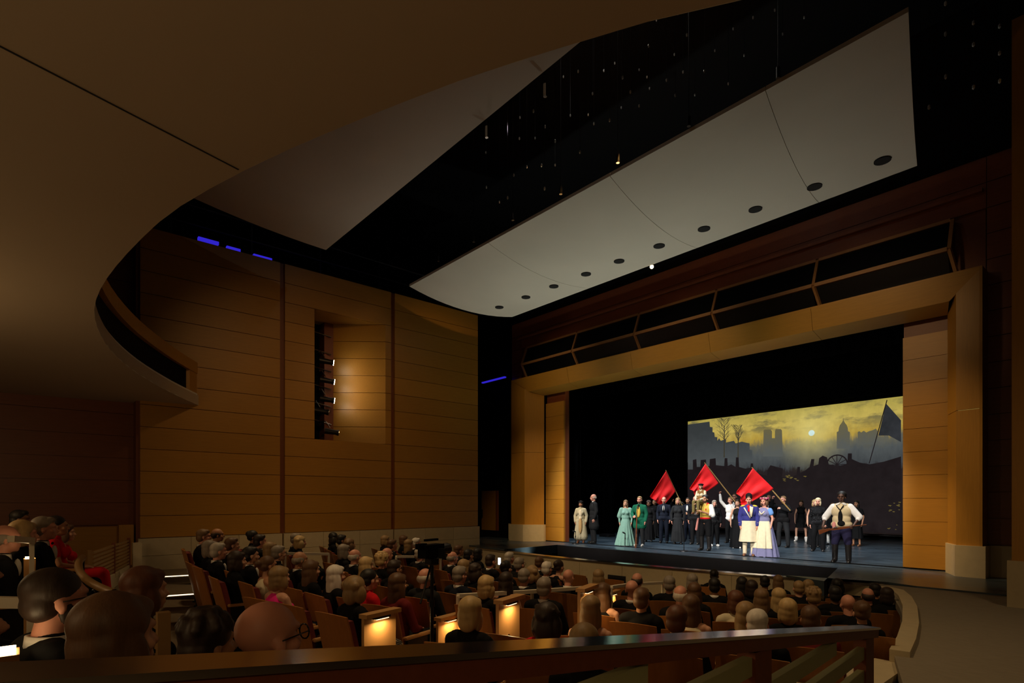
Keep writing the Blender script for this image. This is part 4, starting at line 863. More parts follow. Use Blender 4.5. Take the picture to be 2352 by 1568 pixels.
def perf(x, y, h, turn, label, fem=False, g=1.0, skin='skin_light', hair=None, hairc='hair_brown', parts=(), arms={}, st=1.1, mouth=True, eyes=True, pos=None, cat='person', headscale=1.0):
    PN[0] += 1; id_ = 'perf%02d' % PN[0]
    A = arms_of(arms); job(id_ + '_body', standing(fem, g, A, st, headscale), 0.0095, 2, 0.33)
    pend = []
    for i, pt in enumerate(parts):
        nm, kind, mat = pt[:3]; o = pt[3] if len(pt) > 3 else {}
        key = '%s_%d' % (id_, i); inf = o.get('inf', .016); w_ = (.90 if fem else 1)
        if kind in ('jacket', 'vest', 'coat'):
            pr_ = [E((0, 0, 1.27), (.162 * w_ * g + inf, .108 * g + inf, .19)), E((0, 0, 1.07), (.140 * g + inf, .104 * g + inf, .18)), E((0, 0, 1.30), (.15 * w_ + inf, .09 + inf, .12))]
            if not o.get('low'): pr_ += [K((-.14 * w_, .012, 1.392), (0, .018, 1.428), .052 + inf * .8, .056 + inf * .6), K((.14 * w_, .012, 1.392), (0, .018, 1.428), .052 + inf * .8, .056 + inf * .6), K((0, .02, 1.42), (0, .02, 1.47), .076, .066)]
            elif o.get('low') == 1: pr_ += [K((s * .085, -.04, 1.36), (s * .10, .02, 1.44), .034, .03) for s in (-1, 1)] + [E((0, .03, 1.36), (.13, .07, .09))]
            if fem: pr_ += [S((.068, -.075 * g, 1.26), .072), S((-.068, -.075 * g, 1.26), .072)]
            hem = o.get('hem', .86)
            if hem < 1.0: pr_ += [E((0, .01, .95), (.165 * g + inf, .12 * g + inf, .12))]
            if hem < .9:
                for s in (-1, 1): pr_ += [K((.085 * s, .012, .92), (.095 * s * o.get('fl', 1.0), .015, hem + .10), .098 * g + inf, (.105 * g + inf) * o.get('fl', 1.0))]
                pr_ += [K((0, .015, .92), (0, .02, hem + .10), .10 * g + inf, (.11 * g + inf) * o.get('fl', 1.0))]
            sl = o.get('sleeve', 'long' if kind != 'vest' else 'none'); puff = o.get('puff', 0)
            for s in (-1, 1):
                if o.get('side') and s != o['side']: continue
                a = A[s]; sh = sh_of(s, fem); el = Vector(a['el']); wr_ = Vector(a['wr'])
                if sl == 'long': pr_ += [K(sh, el, .050 * min(g, 1.12) + inf + puff * .7, .044 + inf + puff * .8), K(el, wr_ - (wr_ - el) * .05, .044 + inf + puff * .3, .032 + inf * .8)]
                elif sl == 'elbow': pr_ += [K(sh, el, .050 * min(g, 1.12) + inf + puff * .6, .046 + inf + puff), K(el, el + (wr_ - el) * .22, .048 + inf, .044 + inf)]
                elif sl == 'short': pr_ += [K(sh, sh + (el - sh) * .55, .050 * min(g, 1.12) + inf + puff, .052 + inf + puff)]
            job(key, pr_, 0.0115, 2, 0.42)
        elif kind == 'trousers':
            b = o.get('to', .10); pr_ = [E((0, .01, .95), (.162 * g + inf, .118 * g + inf, .12))]
            for s in (-1, 1):
                hp, kn, an = Vector((.085 * s, .01, .90)), Vector((.095 * s * st, -.01, .49)), Vector((.10 * s * st, .02, .09))
                pr_ += [K(hp, kn, .088 * g + inf, .064 + inf)]
                if b < .4: pr_ += [K(kn, kn + (an - kn) * ((.49 - b) / .40), .062 + inf, .050 + inf)]
            job(key, pr_, 0.0125, 2, 0.42)
        elif kind in ('shoes', 'boots', 'socks'):
            for s in (-1, 1):
                pr_ = []; kn, an = Vector((.095 * s * st, -.01, .49)), Vector((.10 * s * st, .02, .07))
                if kind != 'socks': pr_ += [K((.10 * s * st, .03, .05), (.115 * s * st, -.14, .038), .046, .040), E((.108 * s * st, -.055, .018), (.048, .135, .018))]
                if kind != 'shoes': pr_ += [K(an, an + (kn - an) * ((o.get('top', .42) - .07) / .42), .046 + inf * .6, .060 + inf * .6)]
                job(key + ('l' if s > 0 else 'r'), pr_, 0.0115, 1, 0.45); pend.append((dict(shoes='shoe', boots='boot', socks='stocking')[kind], key + ('l' if s > 0 else 'r'), mat, None))
            continue
        elif kind == 'skirt':
            z0, z1, r0, r1, nf = o['z0'], o['z1'], o['r0'], o['r1'], o.get('folds', 14)
            bm = bmesh.new(); n = nf * 6; rg = []; nr = 9; ph = PN[0]
            a0, a1 = o.get('arc', (0, 2 * pi)); full = 'arc' not in o
            for j in range(nr + 1):
                t = j / nr; rr = r0 + (r1 - r0) * (t ** o.get('pw', .8)); row = []
                for k in range(n if full else n + 1):
                    a = a0 + (a1 - a0) * k / n; f = 1 + (.075 * t * sin(a * nf + ph) + .03 * t * sin(a * nf * 1.7 + 1.3))
                    row.append(bm.verts.new((rr * f * cos(a), .01 + rr * f * o.get('ry', .82) * sin(a) + o.get('dy', 0), z0 + (z1 - z0) * t)))
                rg.append(row)
            for j in range(nr):
                for k in range(n): 
                    k2 = (k + 1) % n if full else k + 1
                    bm.faces.new((rg[j][k], rg[j][k2], rg[j + 1][k2], rg[j + 1][k]))
            me = bpy.data.meshes.new(key); bm.to_mesh(me); bm.free(); simple(key, me)
        elif kind == 'prims': job(key, o['p'], o.get('v', .010), o.get('sm', 1), .5)
        elif kind == 'small': small(key, o['p'])
        elif kind == 'shirt': small(key, [E((0, -(.112 * g + o.get('off', .004)), 1.315), (o.get('w', .042), .022, .125))])
        elif kind == 'tie': small(key, [K((0, -(.128 * g + .012), 1.405), (0, -(.128 * g + .016), 1.16), .014, .022), S((0, -(.118 * g + .012), 1.415), .018)])
        elif kind == 'bow': small(key, [E((.026, -.10 * g - .01, 1.43), (.028, .012, .017)), E((-.026, -.10 * g - .01, 1.43), (.028, .012, .017)), S((0, -.102 * g - .012, 1.43), .011)])
        elif kind == 'sequins':
            r_ = random.Random(PN[0]); q_ = []
            for k in range(60):
                a = r_.uniform(pi * 1.02, pi * 1.98); z = r_.uniform(.92, 1.40); q_.append(S(((.162 * g + .03) * cos(a), (.112 * g + .034) * sin(a), z), .007))
            small(key, q_)
        elif kind == 'buttons': small(key, [S((o.get('x', 0), -(.108 * g + inf + .012), z), .011) for z in o.get('zs', (1.0, 1.1, 1.2, 1.3))])
        pend.append((nm, key, mat, o.get('parent')))
    ec, mc = mouth, eyes
    def place():
        p = pos if pos is not None else onz(x, y, 0)
        to = CAM - p; rz = atan2(to.x, -to.y) - radians(turn); sc = h / 1.75
        b = inst('person', id_ + '_body', skin, None, p, (0, 0, rz), (sc, sc, sc)); setp(b, label, cat, 'performers on the stage')
        made = {}
        for nm, key, mat, par in pend: made[nm] = inst(nm, key, mat, made.get(par, b))
        if hair: inst('hair', 'hair_' + hair, hairc, b, HC, None, (1.02 * headscale,) * 3)
        if mouth: inst('mouth', 'mouth_open', 'mouth_dark', b, HC, None, (1.05 * headscale,) * 3)
        if eyes: inst('eyes', 'eyes', 'eye_dark', b, HC, None, (1.02 * headscale,) * 3)
        return b
    PERF.append(place)
PERF = []
SUIT = lambda c='cloth_black': [('jacket', 'jacket', c, dict(hem=.82)), ('trousers', 'trousers', c), ('shoes', 'shoes', 'leather'), ('shirt_front', 'shirt', 'cloth_white', dict(off=.008)), ]
LONGB = lambda c='cloth_black', sl='long': [('blouse', 'jacket', c, dict(hem=.92, sleeve=sl, inf=.014)), ('skirt', 'skirt', c, dict(z0=1.0, z1=.09, r0=.155, r1=.25, folds=12)), ('shoes', 'shoes', 'leather')]
cap = [E((0, .02, .085), (.108, .118, .040)), E((0, -.09, .062), (.07, .05, .012)), E((0, .02, .06), (.088, .10, .045))]
def hat(p): return [('e', HC + q[1], q[2], q[3]) for q in cap] if p == 'cap' else None
# 1 woman in a long coat and cap
perf(1334, 1247, 1.60, 8, 'woman in a long pale coat and dark cap at the far left of the stage', True, 1.0, 'skin_tan', 'bob', 'hair_dark', [
    ('coat', 'coat', 'cloth_coat', dict(hem=.17, fl=1.32, inf=.022)), ('blouse', 'small', 'cloth_cream', dict(p=[E((0, -.125, 1.24), (.075, .03, .17)), E((0, -.125, 1.05), (.07, .025, .10))])), ('trousers', 'trousers', 'cloth_brown', dict(to=.22)), ('apron', 'small', 'cloth_tan', dict(p=[E((0, -.15, .72), (.075, .03, .34))])), ('boots', 'boots', 'leather_brown', dict(top=.26)), ('cap', 'prims', 'cloth_black', dict(p=hat('cap')))])
# 2 tall bald man in a dark frock coat, profile
perf(1363, 1247.5, 1.86, 72, 'tall bald man in a long dark frock coat facing left', False, 1.08, 'skin_pink', 'balding', 'hair_silver', [
    ('frock_coat', 'coat', 'cloth_charcoal', dict(hem=.50, fl=1.12, inf=.024)), ('trousers', 'trousers', 'cloth_charcoal'), ('shoes', 'shoes', 'leather'), ('collar', 'small', 'cloth_white', dict(p=[E((0, .01, 1.475), (.068, .068, .028))]))])
# 3 woman in a mint dress
perf(1437, 1252.5, 1.63, 6, 'woman in a long mint green gown with puffed sleeves', True, .98, 'skin_light', 'long', 'hair_light_brown', [
    ('bodice', 'jacket', 'cloth_teal', dict(hem=1.0, low=1, sleeve='elbow', puff=.035)), *[('sleeve_cuff', 'prims', 'cloth_teal', dict(p=[K((.24 * s, .02, 1.09), (.226 * s, -.045, .91), .044, .036)])) for s in (-1, 1)], ('skirt', 'skirt', 'cloth_teal', dict(z0=1.06, z1=.02, r0=.135, r1=.40, folds=16)), ('sash', 'prims', 'cloth_teal_dark', dict(p=[E((0, 0, 1.07), (.152, .125, .035))]))])
# 4 man in green coat with rifle
perf(1469, 1254, 1.76, 18, 'bearded man in a dark green tailcoat and gold waistcoat holding a musket upright', False, 1.05, 'skin_pink', 'short', 'hair_dark_blonde', [
    ('tailcoat', 'coat', 'cloth_green', dict(hem=.62, fl=1.08, inf=.022)), ('waistcoat', 'small', 'cloth_gold', dict(p=[E((0, -.125, 1.20), (.075, .035, .20))])), ('cravat', 'small', 'cloth_black', dict(p=[E((0, -.10, 1.43), (.035, .03, .04)), E((0, -.14, 1.34), (.022, .018, .08))])), ('trousers', 'trousers', 'cloth_charcoal'), ('shoes', 'shoes', 'cloth_silver'), ('beard', 'prims', 'hair_brown', dict(p=[('e', HC + Vector((0, -.05, -.085)), (.05, .048, .04), None)]))],
    {-1: dict(el=(-.26, -.02, 1.14), wr=(-.13, -.30, 1.03), hd=(.5, -.6, .1), curl=1.0)})
# 5, 6 choir women behind
perf(1490, 1244, 1.60, 10, 'choir woman in black with short dark hair behind the green tailcoat', True, 1.05, 'skin_brown', 'curly_short', 'hair_dark', LONGB())
perf(1503, 1235, 1.66, 30, 'choir woman in black with earrings, rearmost behind the green tailcoat', True, 1.0, 'skin_tan', 'updo', 'hair_dark', LONGB() + [('earrings', 'small', 'sequin', dict(p=[S(HC + Vector((.084, .0, -.06)), .012), S(HC + Vector((-.084, .0, -.06)), .012)]))])
# 7 bald man in dark suit
perf(1525, 1246.5, 1.76, 6, 'bald man in a navy suit and dark tie in the choir', False, 1.05, 'skin_pink', None, 'hair_grey', SUIT('cloth_navy') + [('tie', 'tie', 'cloth_black')])
# 8 woman long black
perf(1557, 1249, 1.71, 4, 'woman with short blonde hair in a long black skirt and blouse', True, 1.02, 'skin_pink', 'bob', 'hair_dark_blonde', LONGB('cloth_charcoal'))
# 9 tuxedo man
perf(1580, 1242, 1.74, 14, 'dark haired man in tuxedo and bow tie clasping his hands', False, 1.0, 'skin_tan', 'short', 'hair_black', SUIT('cloth_navy') + [('bow_tie', 'bow', 'cloth_black')],
    {-1: dict(el=(-.25, 0, 1.13), wr=(-.08, -.22, 1.10), hd=(.7, -.4, .1), curl=.8), 1: dict(el=(.25, 0, 1.13), wr=(.06, -.22, 1.08), hd=(-.7, -.4, .1), curl=.8)})
# 10 older man glasses
perf(1597, 1250, 1.78, 20, 'older bald man with glasses and dark suit behind the carried boy', False, 1.08, 'skin_pink', 'balding', 'hair_silver', SUIT('cloth_black') + [('glasses', 'small', 'glasses_metal', dict(p=[K(HC + Vector((-.06, -.10, .004)), HC + Vector((.06, -.10, .004)), .006)]))])
# 11 man with sash carrying the boy
perf(1620, 1264, 1.79, 26, 'bearded man in gold waistcoat, red sash and tall boots carrying a boy', False, 1.05, 'skin_tan', 'afro', 'hair_black', [
    ('shirt', 'jacket', 'cloth_white', dict(hem=.95, inf=.014, sleeve='elbow', puff=.022)), ('waistcoat', 'vest', 'cloth_gold', dict(hem=1.0, inf=.024)), ('waistcoat_trim', 'prims', 'cloth_red', dict(p=[K((-.05, .02, 1.475), (.09, .02, 1.475), .03), K((.07, -.02, 1.46), (.075, -.125, 1.28), .02)])), ('sash', 'prims', 'cloth_red', dict(p=[E((0, 0, 1.02), (.175, .142, .075))])), ('sash_tail', 'prims', 'cloth_stripe', dict(p=[K((-.20, -.08, 1.0), (-.25, -.10, .66), .03, .04)])),
    ('trousers', 'trousers', 'cloth_black', dict(inf=.024, to=.44)), ('boots', 'boots', 'leather', dict(top=.47, inf=.03)), ('beard', 'prims', 'hair_black', dict(p=[('e', HC + Vector((0, -.046, -.085)), (.054, .050, .042), None), ('e', HC + Vector((.054, -.01, -.05)), (.014, .03, .04), None), ('e', HC + Vector((-.054, -.01, -.05)), (.014, .03, .04), None)]))],
    {-1: dict(el=(-.27, -.08, 1.19), wr=(-.22, -.28, 1.36), hd=(.0, -.3, 1), curl=.7), 1: dict(el=(.26, -.03, 1.12), wr=(.0, -.30, 1.24), hd=(-.8, -.25, .35), curl=.7)}, st=1.25)
# 13 sequin jacket
perf(1641, 1254, 1.62, -12, 'grey haired person in a black sequinned jacket behind the red sash', True, 1.05, 'skin_pink', 'bob', 'hair_grey', [('jacket', 'jacket', 'cloth_black', dict(hem=.80)), ('sequins', 'sequins', 'sequin', dict(parent='jacket')), ('trousers', 'trousers', 'cloth_black'), ('shoes', 'shoes', 'white_shoe')])
# 14 white shirt flag bearer
perf(1677, 1247, 1.74, 25, 'man in a white shirt raising the middle red flag', False, 1.0, 'skin_pink', 'short', 'hair_light_brown', [('shirt', 'jacket', 'cloth_white', dict(hem=.92, inf=.016)), ('trousers', 'trousers', 'cloth_black'), ('shoes', 'shoes', 'leather')],
    {-1: dict(el=(-.32, -.10, 1.60), wr=(-.34, -.12, 1.86), hd=(-.1, -.1, 1), curl=1.0, pn=(1, 0, .3)), 1: dict(el=(.26, -.12, 1.22), wr=(.15, -.20, 1.47), hd=(-.3, -.3, .8), curl=1.0)})
# 15 man behind, 19 bald man behind the couple
perf(1687, 1241, 1.90, 15, 'man in glasses standing behind the flag bearer in white shirt', False, 1.0, 'skin_pink', 'crew', 'hair_brown', SUIT() + [('glasses', 'small', 'glasses_metal', dict(p=[K(HC + Vector((-.06, -.10, .004)), HC + Vector((.06, -.10, .004)), .006)]))])
perf(1694, 1258.5, 1.64, 12, 'woman with long dark hair in a black V-neck gown', True, 1.0, 'skin_light', 'long', 'hair_dark', [('bodice', 'jacket', 'cloth_black', dict(hem=.9, low=1, sleeve='none', inf=.012)), ('skirt', 'skirt', 'cloth_black', dict(z0=1.0, z1=.03, r0=.16, r1=.26, folds=9)), ('shoes', 'shoes', 'white_shoe')])
# 17 soldier
perf(1720, 1276.5, 1.76, 4, 'soldier in blue coat with gold epaulette, cream apron and fur hat', False, 1.14, 'skin_pink', 'short', 'hair_brown', [
    ('coat', 'jacket', 'cloth_blue', dict(hem=.93, inf=.024)), *[('epaulette', 'prims', 'cloth_yellow', dict(p=[E((.165 * s, 0, 1.445), (.070, .070, .026), (0, .25 * s, 0))])) for s in (-1, 1)], ('lapel', 'small', 'cloth_cream', dict(p=[K((-.12, -.14, 1.40), (.05, -.172, 1.10), .016), K((.10, -.13, 1.42), (.07, -.165, 1.14), .03), K((.05, -.14, 1.44), (.05, -.165, 1.2), .02)])), ('scarf', 'small', 'cloth_red', dict(p=[E((0, -.085, 1.43), (.05, .04, .05)), E((.01, -.145, 1.34), (.03, .025, .07))])),
    ('tunic_skirt', 'skirt', 'cloth_cream', dict(z0=1.02, z1=.42, r0=.20, r1=.265, folds=6, pw=1)), *[('cuff', 'prims', 'cloth_yellow', dict(p=[E((.232 * s, -.03, .965), (.055, .055, .02))])) for s in (-1, 1)], ('breeches', 'trousers', 'cloth_olive', dict(to=.36)), ('stockings', 'socks', 'cloth_cream', dict(top=.40)), ('shoes', 'shoes', 'leather_brown'), ('fur_hat', 'prims', 'cloth_black', dict(p=[K(HC + Vector((0, .01, .055)), HC + Vector((0, .015, .105)), .092, .096)])), ('buttons', 'buttons', 'sequin', dict(zs=(1.04, 1.12), x=.03, inf=.03))])
# 18 blue dress and wreath
perf(1755, 1277.5, 1.70, 26, 'woman in blue gown and cream apron with a flower wreath on curly hair', True, 1.16, 'skin_pink', 'curly', 'hair_brown', [
    ('bodice', 'jacket', 'cloth_dress_blue', dict(hem=1.0, low=1, sleeve='none', inf=.016)), *[('puff_sleeve', 'prims', 'cloth_sky', dict(p=[K((.17 * s, .012, 1.37), (.20 * s, .02, 1.28), .074, .074)])) for s in (-1, 1)], ('neckline', 'small', 'cloth_cream', dict(p=[K((-.08, -.135, 1.34), (0, -.17, 1.25), .016), K((.08, -.135, 1.34), (0, -.17, 1.25), .016)])), ('skirt', 'skirt', 'cloth_dress_blue', dict(z0=1.04, z1=.01, r0=.19, r1=.40, folds=13)), ('apron', 'skirt', 'cloth_cream', dict(z0=1.05, z1=.26, r0=.205, r1=.375, folds=13, arc=(pi * 1.08, pi * 1.86))), ('wreath', 'small', 'rose', dict(p=[S(HC + Vector((.098 * cos(a), .02 + .105 * sin(a), .085 + .012 * sin(3 * a))), .030) for a in [k * .48 for k in range(13)]])), ('wreath_blossom', 'small', 'cloth_cream', dict(p=[S(HC + Vector((.10 * cos(a), .02 + .11 * sin(a), .10)), .018) for a in (3.6, 4.2, 5.0, 5.7, .4)]))])
perf(1766, 1240.5, 1.85, 20, 'bald man in dark suit behind the curly haired woman in blue', False, 1.05, 'skin_pink', 'balding', 'hair_grey', SUIT())
# 20 flag bearer in black
perf(1799, 1256.5, 1.77, 34, 'bearded man in black jacket holding the right red flag with both hands', False, 1.04, 'skin_pink', 'short', 'hair_light_brown', [('jacket', 'jacket', 'cloth_black', dict(hem=.82, inf=.02)), ('trousers', 'trousers', 'cloth_charcoal'), ('shoes', 'shoes', 'leather'), ('beard', 'prims', 'hair_brown', dict(p=[('e', HC + Vector((0, -.048, -.085)), (.052, .048, .042), None)]))],
    {-1: dict(el=(-.30, -.20, 1.42), wr=(-.20, -.28, 1.64), hd=(.1, -.1, 1), curl=1.0, pn=(1, 0, 0)), 1: dict(el=(.34, -.12, 1.24), wr=(.12, -.30, 1.32), hd=(-.8, -.2, .3), curl=1.0)}, st=1.7)
# 21 short dress
perf(1840, 1243.5, 1.62, 10, 'young woman in a short sleeveless black dress and white ankle boots', True, .98, 'skin_light', 'long', 'hair_dark', [('dress', 'jacket', 'cloth_black', dict(hem=.9, sleeve='none', inf=.012)), ('skirt', 'skirt', 'cloth_black', dict(z0=1.02, z1=.60, r0=.15, r1=.22, folds=11)), ('boots', 'boots', 'white_shoe', dict(top=.17))], st=1.9)
perf(1871, 1256, 1.64, 6, 'blonde woman half hidden behind the lady in black cardigan', True, .98, 'skin_light', 'bob', 'hair_blonde', LONGB('cloth_black', 'none'))
perf(1879, 1266, 1.69, 8, 'blonde lady in a black beaded cardigan and black trousers', True, 1.1, 'skin_pink', 'bob', 'hair_pale_blonde', [('cardigan', 'jacket', 'cloth_black', dict(hem=.80)), ('beads', 'sequins', 'sequin', dict(parent='cardigan')), ('trousers', 'trousers', 'cloth_black', dict(inf=.026)), ('shoes', 'shoes', 'leather')], st=1.4)
# 24 man with musket
perf(1933, 1292, 1.83, 10, 'large man in cream waistcoat and white shirt holding a musket across himself', False, 1.32, 'skin_deep', 'afro', 'hair_black', [
    ('shirt', 'jacket', 'cloth_white', dict(hem=.95, inf=.014, sleeve='elbow', puff=.022)), ('waistcoat', 'vest', 'cloth_vest', dict(hem=.93, inf=.024)), ('collar', 'prims', 'cloth_white', dict(p=[E((.07, -.05, 1.455), (.06, .06, .022), (.2, .5, 0)), E((-.07, -.05, 1.455), (.06, .06, .022), (.2, -.5, 0)), E((0, .05, 1.47), (.08, .05, .03))])), ('neck_scarf', 'small', 'cloth_black', dict(p=[K((-.09, -.15, 1.42), (.0, -.175, 1.30), .012), K((.07, -.15, 1.42), (.0, -.175, 1.30), .012), E((0, -.165, 1.13), (.05, .03, .17)), E((.02, -.17, .98), (.085, .03, .07))])), ('trousers', 'trousers', 'cloth_purple', dict(inf=.022, to=.43)), ('boots', 'boots', 'leather', dict(top=.46, inf=.03)), ('waist_cloth', 'small', 'cloth_stripe', dict(p=[E((-.14, -.15, .93), (.045, .03, .09))]))],
    {-1: dict(el=(-.36, .0, 1.12), wr=(-.37, -.24, .89), hd=(.1, -.8, -.3), curl=1.0), 1: dict(el=(.38, .0, 1.13), wr=(.29, -.24, .92), hd=(-.1, -.8, -.3), curl=1.0)}, st=1.5, headscale=1.06)
perf(1967, 1254, 1.61, 22, 'dark haired woman in black half hidden behind the man with the musket', True, 1.0, 'skin_tan', 'long', 'hair_black', [('dress', 'jacket', 'cloth_black', dict(hem=.9, sleeve='short', inf=.014)), ('skirt', 'skirt', 'cloth_black', dict(z0=1.0, z1=.30, r0=.16, r1=.22, folds=9)), ('shoes', 'shoes', 'leather_brown')])
perf(1912, 1251, 1.52, 10, 'choir woman in black skirt and white stockings hidden behind the man with the musket', True, 1.0, 'skin_light', 'bob', 'hair_brown', [('blouse', 'jacket', 'cloth_black', dict(hem=.92)), ('skirt', 'skirt', 'cloth_black', dict(z0=1.0, z1=.48, r0=.16, r1=.24, folds=9)), ('stockings', 'socks', 'cloth_white', dict(top=.44)), ('shoes', 'shoes', 'leather')], st=1.6)
perf(1556, 1238, 1.74, 20, 'man in black hidden behind the choir, holding the left red flag', False, 1.0, 'skin_tan', 'short', 'hair_dark', [('shirt', 'jacket', 'cloth_black', dict(hem=.9)), ('trousers', 'trousers', 'cloth_black'), ('shoes', 'shoes', 'leather')],
    {-1: dict(el=(-.28, -.14, 1.36), wr=(-.12, -.24, 1.58), hd=(.1, -.1, 1), curl=1.0, pn=(1, 0, 0)), 1: dict(el=(.30, -.12, 1.22), wr=(.08, -.26, 1.34), hd=(-.7, -.3, .4), curl=1.0)})
# recipes for the boy on the shoulder
job('vest_seated', [E((0, .12, .86), (.165 + .026, .115 + .026, .18)), E((0, .10, .68), (.15 + .026, .115 + .026, .14)), K((-.115, .12, .99), (.115, .12, .99), .078)], .012, 2, .45)
job('flat_cap', [('e', q[1], q[2], q[3]) for q in cap], .009, 2, .5)
bake()
for f_ in PERF: f_()
# ---- the boy carried on a shoulder
bp = onz(1620, 1264, 0); to = CAM - bp; rz = atan2(to.x, -to.y) - radians(26); bs = 0.74
R_ = Matrix.Rotation(rz, 3, 'Z'); hip = bp + R_ @ Vector((-.17, .03, 1.50))
loc = hip - R_ @ (Vector((0, .08, .44)) * bs)
boy = inst('person', 'body_seated_man', 'skin_light', None, loc, (0, 0, rz), (bs,) * 3); setp(boy, 'boy in dark cap and brown waistcoat riding on a shoulder', 'person', 'performers on the stage')
inst('shirt', 'top_long', 'cloth_cream', boy); inst('waistcoat', 'vest_seated', 'cloth_brown', boy); inst('breeches', 'trousers_seated', 'cloth_olive', boy); [inst('shoe', 'shoe_seated_' + q, 'leather_brown', boy) for q in 'rl']
inst('hair', 'hair_short', 'hair_dark', boy, SH, None, (1.06,) * 3); inst('cap', 'flat_cap', 'cloth_black', boy, SH, None, (1.1,) * 3); inst('mouth', 'mouth_open', 'mouth_dark', boy, SH, None, (1.1,) * 3); inst('eyes', 'eyes', 'eye_dark', boy, SH, None, (1.06,) * 3)
# ---- flags
def flag(P00, P10, P01, P11, pole, d, label):
    t = empty('red_flag', at(*pole[1], d)); setp(t, label, 'flag', 'red flags')
    c = [at(*p, d - 0.05) for p in (P00, P10, P01, P11)]; n = 18; rows = []
    for j in range(n + 1):
        v = j / n; row = []
        for i in range(n + 1):
            u = i / n; p = (c[0] * (1 - v) + c[1] * v) * (1 - u) + (c[2] * (1 - v) + c[3] * v) * u
            p = p - FW * (0.10 * u * sin(v * 9 + u * 4) + 0.05 * u * sin(v * 17 + 2)) + UP * (0.06 * sin(u * pi)) * (0.5 - v)
            row.append(p)
        rows.append(row)
    o = child(grid_mesh('cloth', rows, 'flag_red'), t); s_ = o.modifiers.new('thickness', 'SOLIDIFY'); s_.thickness = 0.006
    child(tube('pole', at(*pole[1], d), at(*pole[0], d - 0.02), 0.022, 'pole_wood', r1=0.016), t)
def depth_of(x, y): return F * 1.6 / (y - HY)
flag((1530, 1081), (1552, 1128), (1493, 1140), (1520, 1164), ((1529, 1079), (1570, 1166)), depth_of(1556, 1238) - .35, 'red flag on the left, waved above the bald choir man')
flag((1620, 1065), (1651, 1110), (1585, 1120), (1600, 1141), ((1618, 1062), (1695, 1160)), depth_of(1677, 1247) - .35, 'middle red flag behind the boy with the cap')
flag((1729, 1075), (1777, 1122), (1693, 1128), (1706, 1162), ((1727, 1073), (1815, 1172)), depth_of(1799, 1256.5) - .45, 'largest red flag on the right, above the soldier and woman in blue')
# ---- muskets
def musket(a, b, label, d=None):
    a = Vector(a); b = Vector(b); dr_ = (b - a).normalized(); up = UP if abs(dr_.z) < .8 else -FW
    t = empty('musket', a); setp(t, label, 'musket')
    sd = dr_.cross(up).normalized(); u2 = sd.cross(dr_)
    bm = bmesh.new(); L_ = (b - a).length
    prof = [(0, -.075), (0, .035), (.28, .045), (.34, .03), (1.0 * L_ * .72, .022), (1.0 * L_ * .72, -.006), (.36, -.015), (.26, -.005)]
    vs = [bm.verts.new(a + dr_ * x_ + u2 * y_ - sd * .018) for x_, y_ in prof]; f_ = bm.faces.new(vs)
    r = bmesh.ops.extrude_face_region(bm, geom=[f_]); bmesh.ops.translate(bm, verts=[v for v in r['geom'] if isinstance(v, bmesh.types.BMVert)], vec=sd * .036)
    child(from_bm('stock', bm, 'gun_wood'), t)
    child(tube('barrel', a + dr_ * .34 + u2 * .035, b + u2 * .02, .014, 'gun_wood', r1=.011), t)
    child(tube('lock', a + dr_ * .36 + u2 * .05 + sd * .02, a + dr_ * .46 + u2 * .04 + sd * .02, .014, 'steel'), t)
    bm = bmesh.new(); c_ = a + dr_ * .40 - u2 * .03
    for k in range(8):
        a0, a1 = pi + pi * k / 8, pi + pi * (k + 1) / 8
        bm_tube(bm, c_ + dr_ * .05 * cos(a0) + u2 * .04 * sin(a0), c_ + dr_ * .05 * cos(a1) + u2 * .04 * sin(a1), .005, .005, 6)
    child(from_bm('trigger_guard', bm, 'dark_metal'), t)
musket(at(1881, 1220, 14.32), at(1990, 1206.5, 14.32), 'musket held level by the large man in cream waistcoat')
q0 = onz(1460, 1257.5, .01); musket(q0, q0 + Vector((.03, .05, 1.42)), 'musket standing on the floor in front of the green tailcoat')
